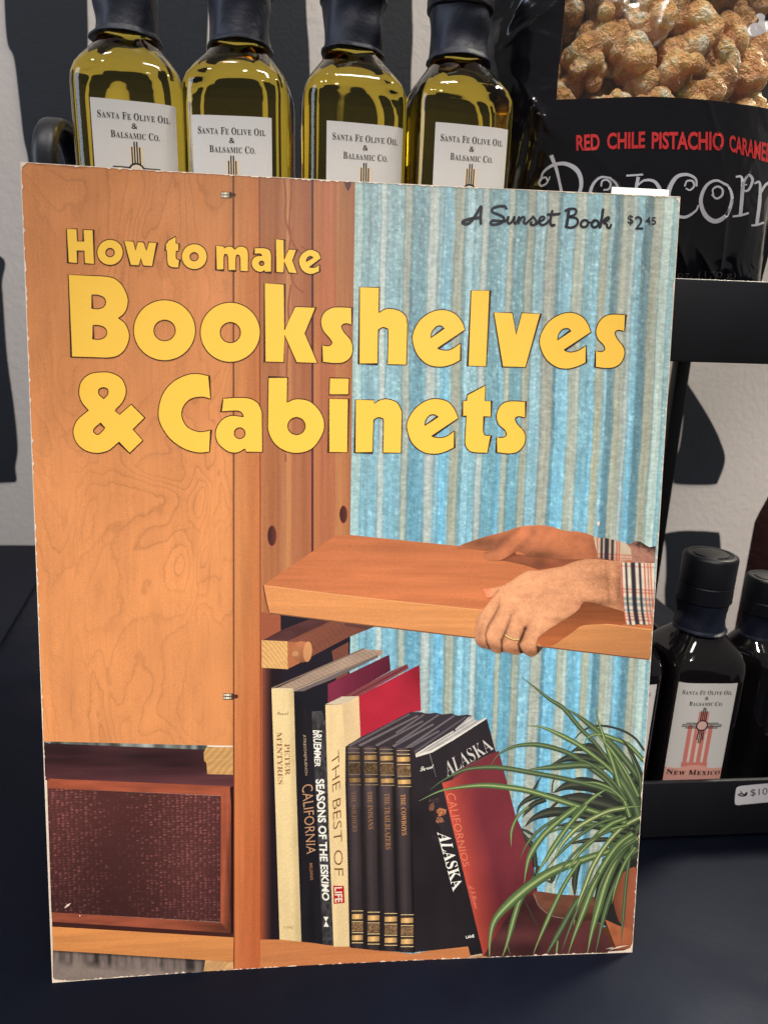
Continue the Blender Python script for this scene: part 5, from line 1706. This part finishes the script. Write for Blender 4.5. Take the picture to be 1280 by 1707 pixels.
for pts, c in ((smooth([(1206, 106), (1212, 90), (1228, 78), (1244, 76), (1246, 64), (1238, 54), (1244, 46), (1258, 46), (1268, 56), (1266, 70), (1280, 70), (1290, 84), (1280, 100), (1262, 112), (1240, 120), (1220, 122)], True, 3), (150, 146, 150)),
               (smooth([(1209, 104), (1215, 92), (1230, 82), (1247, 79), (1250, 64), (1242, 54), (1250, 50), (1262, 57), (1262, 72), (1276, 74), (1284, 84), (1276, 97), (1260, 108), (1240, 116), (1222, 118)], True, 3), (226, 222, 222))):
    q.poly(Z('W', pts), c)
q.band(Z('W', smooth([(1222, 108), (1240, 104), (1260, 92), (1276, 80)], False, 2)), 1.4, [(-1, (150, 146, 150)), (1, (150, 146, 150))])
q.build('window_emblem', I_BAG, bag)

# the popcorn itself, in the bag behind the window
def popcorn_mesh(seed):
    """a popped kernel: the outline of a bunch of round petals"""
    r = np.random.RandomState(seed)
    bm = bmesh.new()
    bmesh.ops.create_icosphere(bm, subdivisions=5, radius=1)
    D = np.array([v.co for v in bm.verts])
    D /= np.linalg.norm(D, axis=1)[:, None]
    rad = np.full(len(D), .42)
    for _ in range(17):
        c = r.normal(size=3)
        c *= r.uniform(.30, .66) / np.linalg.norm(c)
        R2 = r.uniform(.20, .44) ** 2
        b = D @ c
        q = R2 - (c @ c - b * b)
        ok = q > 0
        rad[ok] = np.maximum(rad[ok], b[ok] + np.sqrt(q[ok]))
    P = D * 9
    rad += .030 * vn(P[:, 0] + P[:, 2] * .7, P[:, 1] - P[:, 2] * .6, 2.0, 2.0, seed) + .014 * vn(P[:, 0] - P[:, 2], P[:, 1] + P[:, 2] * .8, .8, .8, seed + 5)
    for v, p in zip(bm.verts, D * rad[:, None]):
        v.co = Vector(p)
    m = bpy.data.meshes.new('popcorn')
    bm.to_mesh(m)
    bm.free()
    m.polygons.foreach_set('use_smooth', [True] * len(m.polygons))
    m.materials.append(M_POP)
    return m


t = NT('caramel_popcorn')
n1 = t.noise(t.coord(), 1.6, 4, .6)
n2 = t.noise(t.coord((1, 1, 1)), 3.2, 4, .65)
cr = t.n('ShaderNodeValToRGB', {'Fac': n1})
e_ = cr.color_ramp.elements
e_[0].position, e_[0].color = .34, (.52, .22, .085, 1)
e_[1].position, e_[1].color = .68, (.92, .74, .54, 1)
e_.new(.50).color = (.66, .30, .11, 1)
e_.new(.58).color = (.80, .44, .19, 1)
t.s(Base_Color=cr.outputs[0], Roughness=.38, Specular_IOR_Level=.5, Subsurface_Weight=.3, Subsurface_Radius=(.6, .3, .12), Subsurface_Scale=.1)
t.bump(n2, .06, .7)
M_POP = t.m
protos = [popcorn_mesh(i) for i in range(7)]
r = random.Random(5)
count = 0
cells = []
for lay, (depth, s0) in enumerate(((.0020, .0135), (.0130, .0145), (.0230, .0150))):
    zz = BZ0 + .0755
    row = 0
    while zz < .372:
        xx = .176 + (row % 2) * .006 + lay * .004
        while xx < .284:
            cells.append((xx + r.uniform(-.002, .002), zz + r.uniform(-.002, .002), depth, s0 * r.uniform(.85, 1.25)))
            xx += .0172
        zz += .0150
        row += 1
for xx, zz, depth, s0 in cells:
    if abs(xx - BX) > BHW - .014:
        continue
    yy = float(max(bag_y(xx + a_, zz + b_) for a_ in (-s0 * .75, 0, s0 * .75) for b_ in (-s0 * .7, 0, s0 * .7))) + depth + s0 * .80
    o = bpy.data.objects.new('popcorn', protos[count % 7])
    COL.objects.link(o)
    o.location = (xx, yy, zz)
    o.scale = (s0, s0, s0)
    o.rotation_euler = (r.uniform(0, 6.3), r.uniform(0, 6.3), r.uniform(0, 6.3))
    tag(o, 'lumpy caramel coated popcorn piece behind the clear bag window', 'popcorn', 'caramel popcorn pieces in the bag')
    count += 1

# ================================================================== dark red pouch beyond the rack
M_POUCH = plain('dark_red_pouch', (.040, .010, .007), .45, .4, (120, .0015), .35, 30)
a0, a1 = on_y(1243, 945, .20), on_y(1330, 800, .20)
V, F = [], []
nu, nv = 18, 24
for side in (-1, 1):
    for j in range(nv + 1):
        v = j / nv
        for i in range(nu + 1):
            u = i / nu * 2 - 1
            wdt = .034 * (1 - .30 * max(0, v - .8) / .2)
            d = .012 * (1 - u * u) ** .5 * min(1, (1 - v) * 2.2 + .05) ** .6
            V.append((u * wdt, side * d, v * (a1[2] - .004)))
k_ = (nu + 1) * (nv + 1)
for j in range(nv):
    for i in range(nu):
        a = j * (nu + 1) + i
        F.append((a, a + 1, a + nu + 2, a + nu + 1))
        F.append((k_ + a, k_ + a + nu + 1, k_ + a + nu + 2, k_ + a + 1))
po = obj('pouch', V, F, M_POUCH, None, True)
po.location = (a0[0] + .034, .20, .0046)
tag(po, 'dark red pouch behind the black bottle at the edge of the picture', 'pouch')

# ================================================================== table, mat, wall, floor
WALL_Y = .487
tb = bm_obj('table', rbox((-.75, -.45, -.030), (.392, .483, 0), .0012, 2), M_TABLE)
tag(tb, 'smooth black table top under the book and the rack', 'table', None, 'thing')
ml = [None, on_z(55, 985, 0), on_z(0, 1078, 0)]
dv = (ml[2] - ml[1]) / np.linalg.norm(ml[2] - ml[1])
ml[0] = ml[1] - dv * ((.4815 - ml[1][1]) / -dv[1])
ml.append(ml[2] + dv * .42)
mat_pts = [(p[0], p[1]) for p in ml] + [(-.70, ml[-1][1]), (-.70, ml[0][1])]
bm = bmesh.new()
vs = [bm.verts.new((p[0], p[1], .0003)) for p in mat_pts]
f = bm.faces.new(vs)
ex = bmesh.ops.extrude_face_region(bm, geom=[f])
for v in [g for g in ex['geom'] if isinstance(g, bmesh.types.BMVert)]:
    v.co.z = .0018
bmesh.ops.recalc_face_normals(bm, faces=bm.faces[:])
tag(bm_obj('table_mat', bm, M_MAT, None, False), 'flat matt black mat lying on the left side of the table', 'mat')

wl = bm_obj('wall', rbox((-1.2, WALL_Y, -.9), (1.8, WALL_Y + .05, 1.6), 0), M_WALL, None, False)
tag(wl, 'pale grey wall painted with large black brush shapes', 'wall', None, 'thing')


def stroke(pts):
    P = smooth(pts, True, 4)
    W3 = np.array([on_y(p[0], p[1], WALL_Y - .0004) for p in P])
    tri, e, f, *_ = delaunay_2d_cdt([Vector((p[0], p[2])) for p in W3], [(i, (i + 1) % len(W3)) for i in range(len(W3))], [], 1, 1e-7)
    obj('painted_stroke', [(q[0], WALL_Y - .0004, q[1]) for q in tri], [tuple(t) for t in f], M_STROKE, wl)


stroke([(6, -160, 1), (8, 0), (13, 70), (24, 98), (33, 170), (40, 230), (48, 270), (60, 380), (70, 480), (170, 490), (160, 380), (150, 250), (144, 150), (147, 60), (146, 0), (145, -160, 1)])
stroke([(215, -160, 1), (212, 0), (216, 120), (225, 250), (235, 420), (360, 430), (354, 300), (346, 180), (345, 90), (348, 0), (350, -160, 1)])
stroke([(380, -160, 1), (384, 0), (388, 150), (396, 420), (520, 430), (518, 240), (516, 100), (512, 40), (510, 0), (504, -160, 1)])
stroke([(566, -160, 1), (568, 0), (572, 160), (580, 420), (690, 430), (686, 240), (685, 130), (688, 60), (687, 0), (690, -160, 1)])
stroke([(726, -160, 1), (728, 0), (732, 150), (740, 420), (1010, 420), (1000, 200), (980, 0), (960, -160, 1)])
stroke([(-140, 420, 1), (-3, 425), (4, 480), (12, 590), (24, 680), (30, 745), (26, 780), (28, 801), (14, 804), (-40, 806), (-140, 806, 1)])
stroke([(1139, 630, 1), (1137, 660), (1138, 700), (1132, 745), (1124, 768), (1122, 800), (1126, 806), (1160, 808), (1190, 807), (1197, 801), (1208, 766), (1200, 735), (1186, 705), (1164, 668)])
stroke([(1103, 890, 1), (1125, 886), (1150, 884.5), (1192, 887), (1199, 892), (1201, 930), (1199, 980), (1190, 1060), (1120, 1075), (1108, 1000), (1110, 955), (1109, 910)])
fl = bm_obj('floor', rbox((-2, -1.5, -.80), (2.2, WALL_Y, -.75), 0), M_FLOOR, None, False)
fl['kind'] = 'structure'
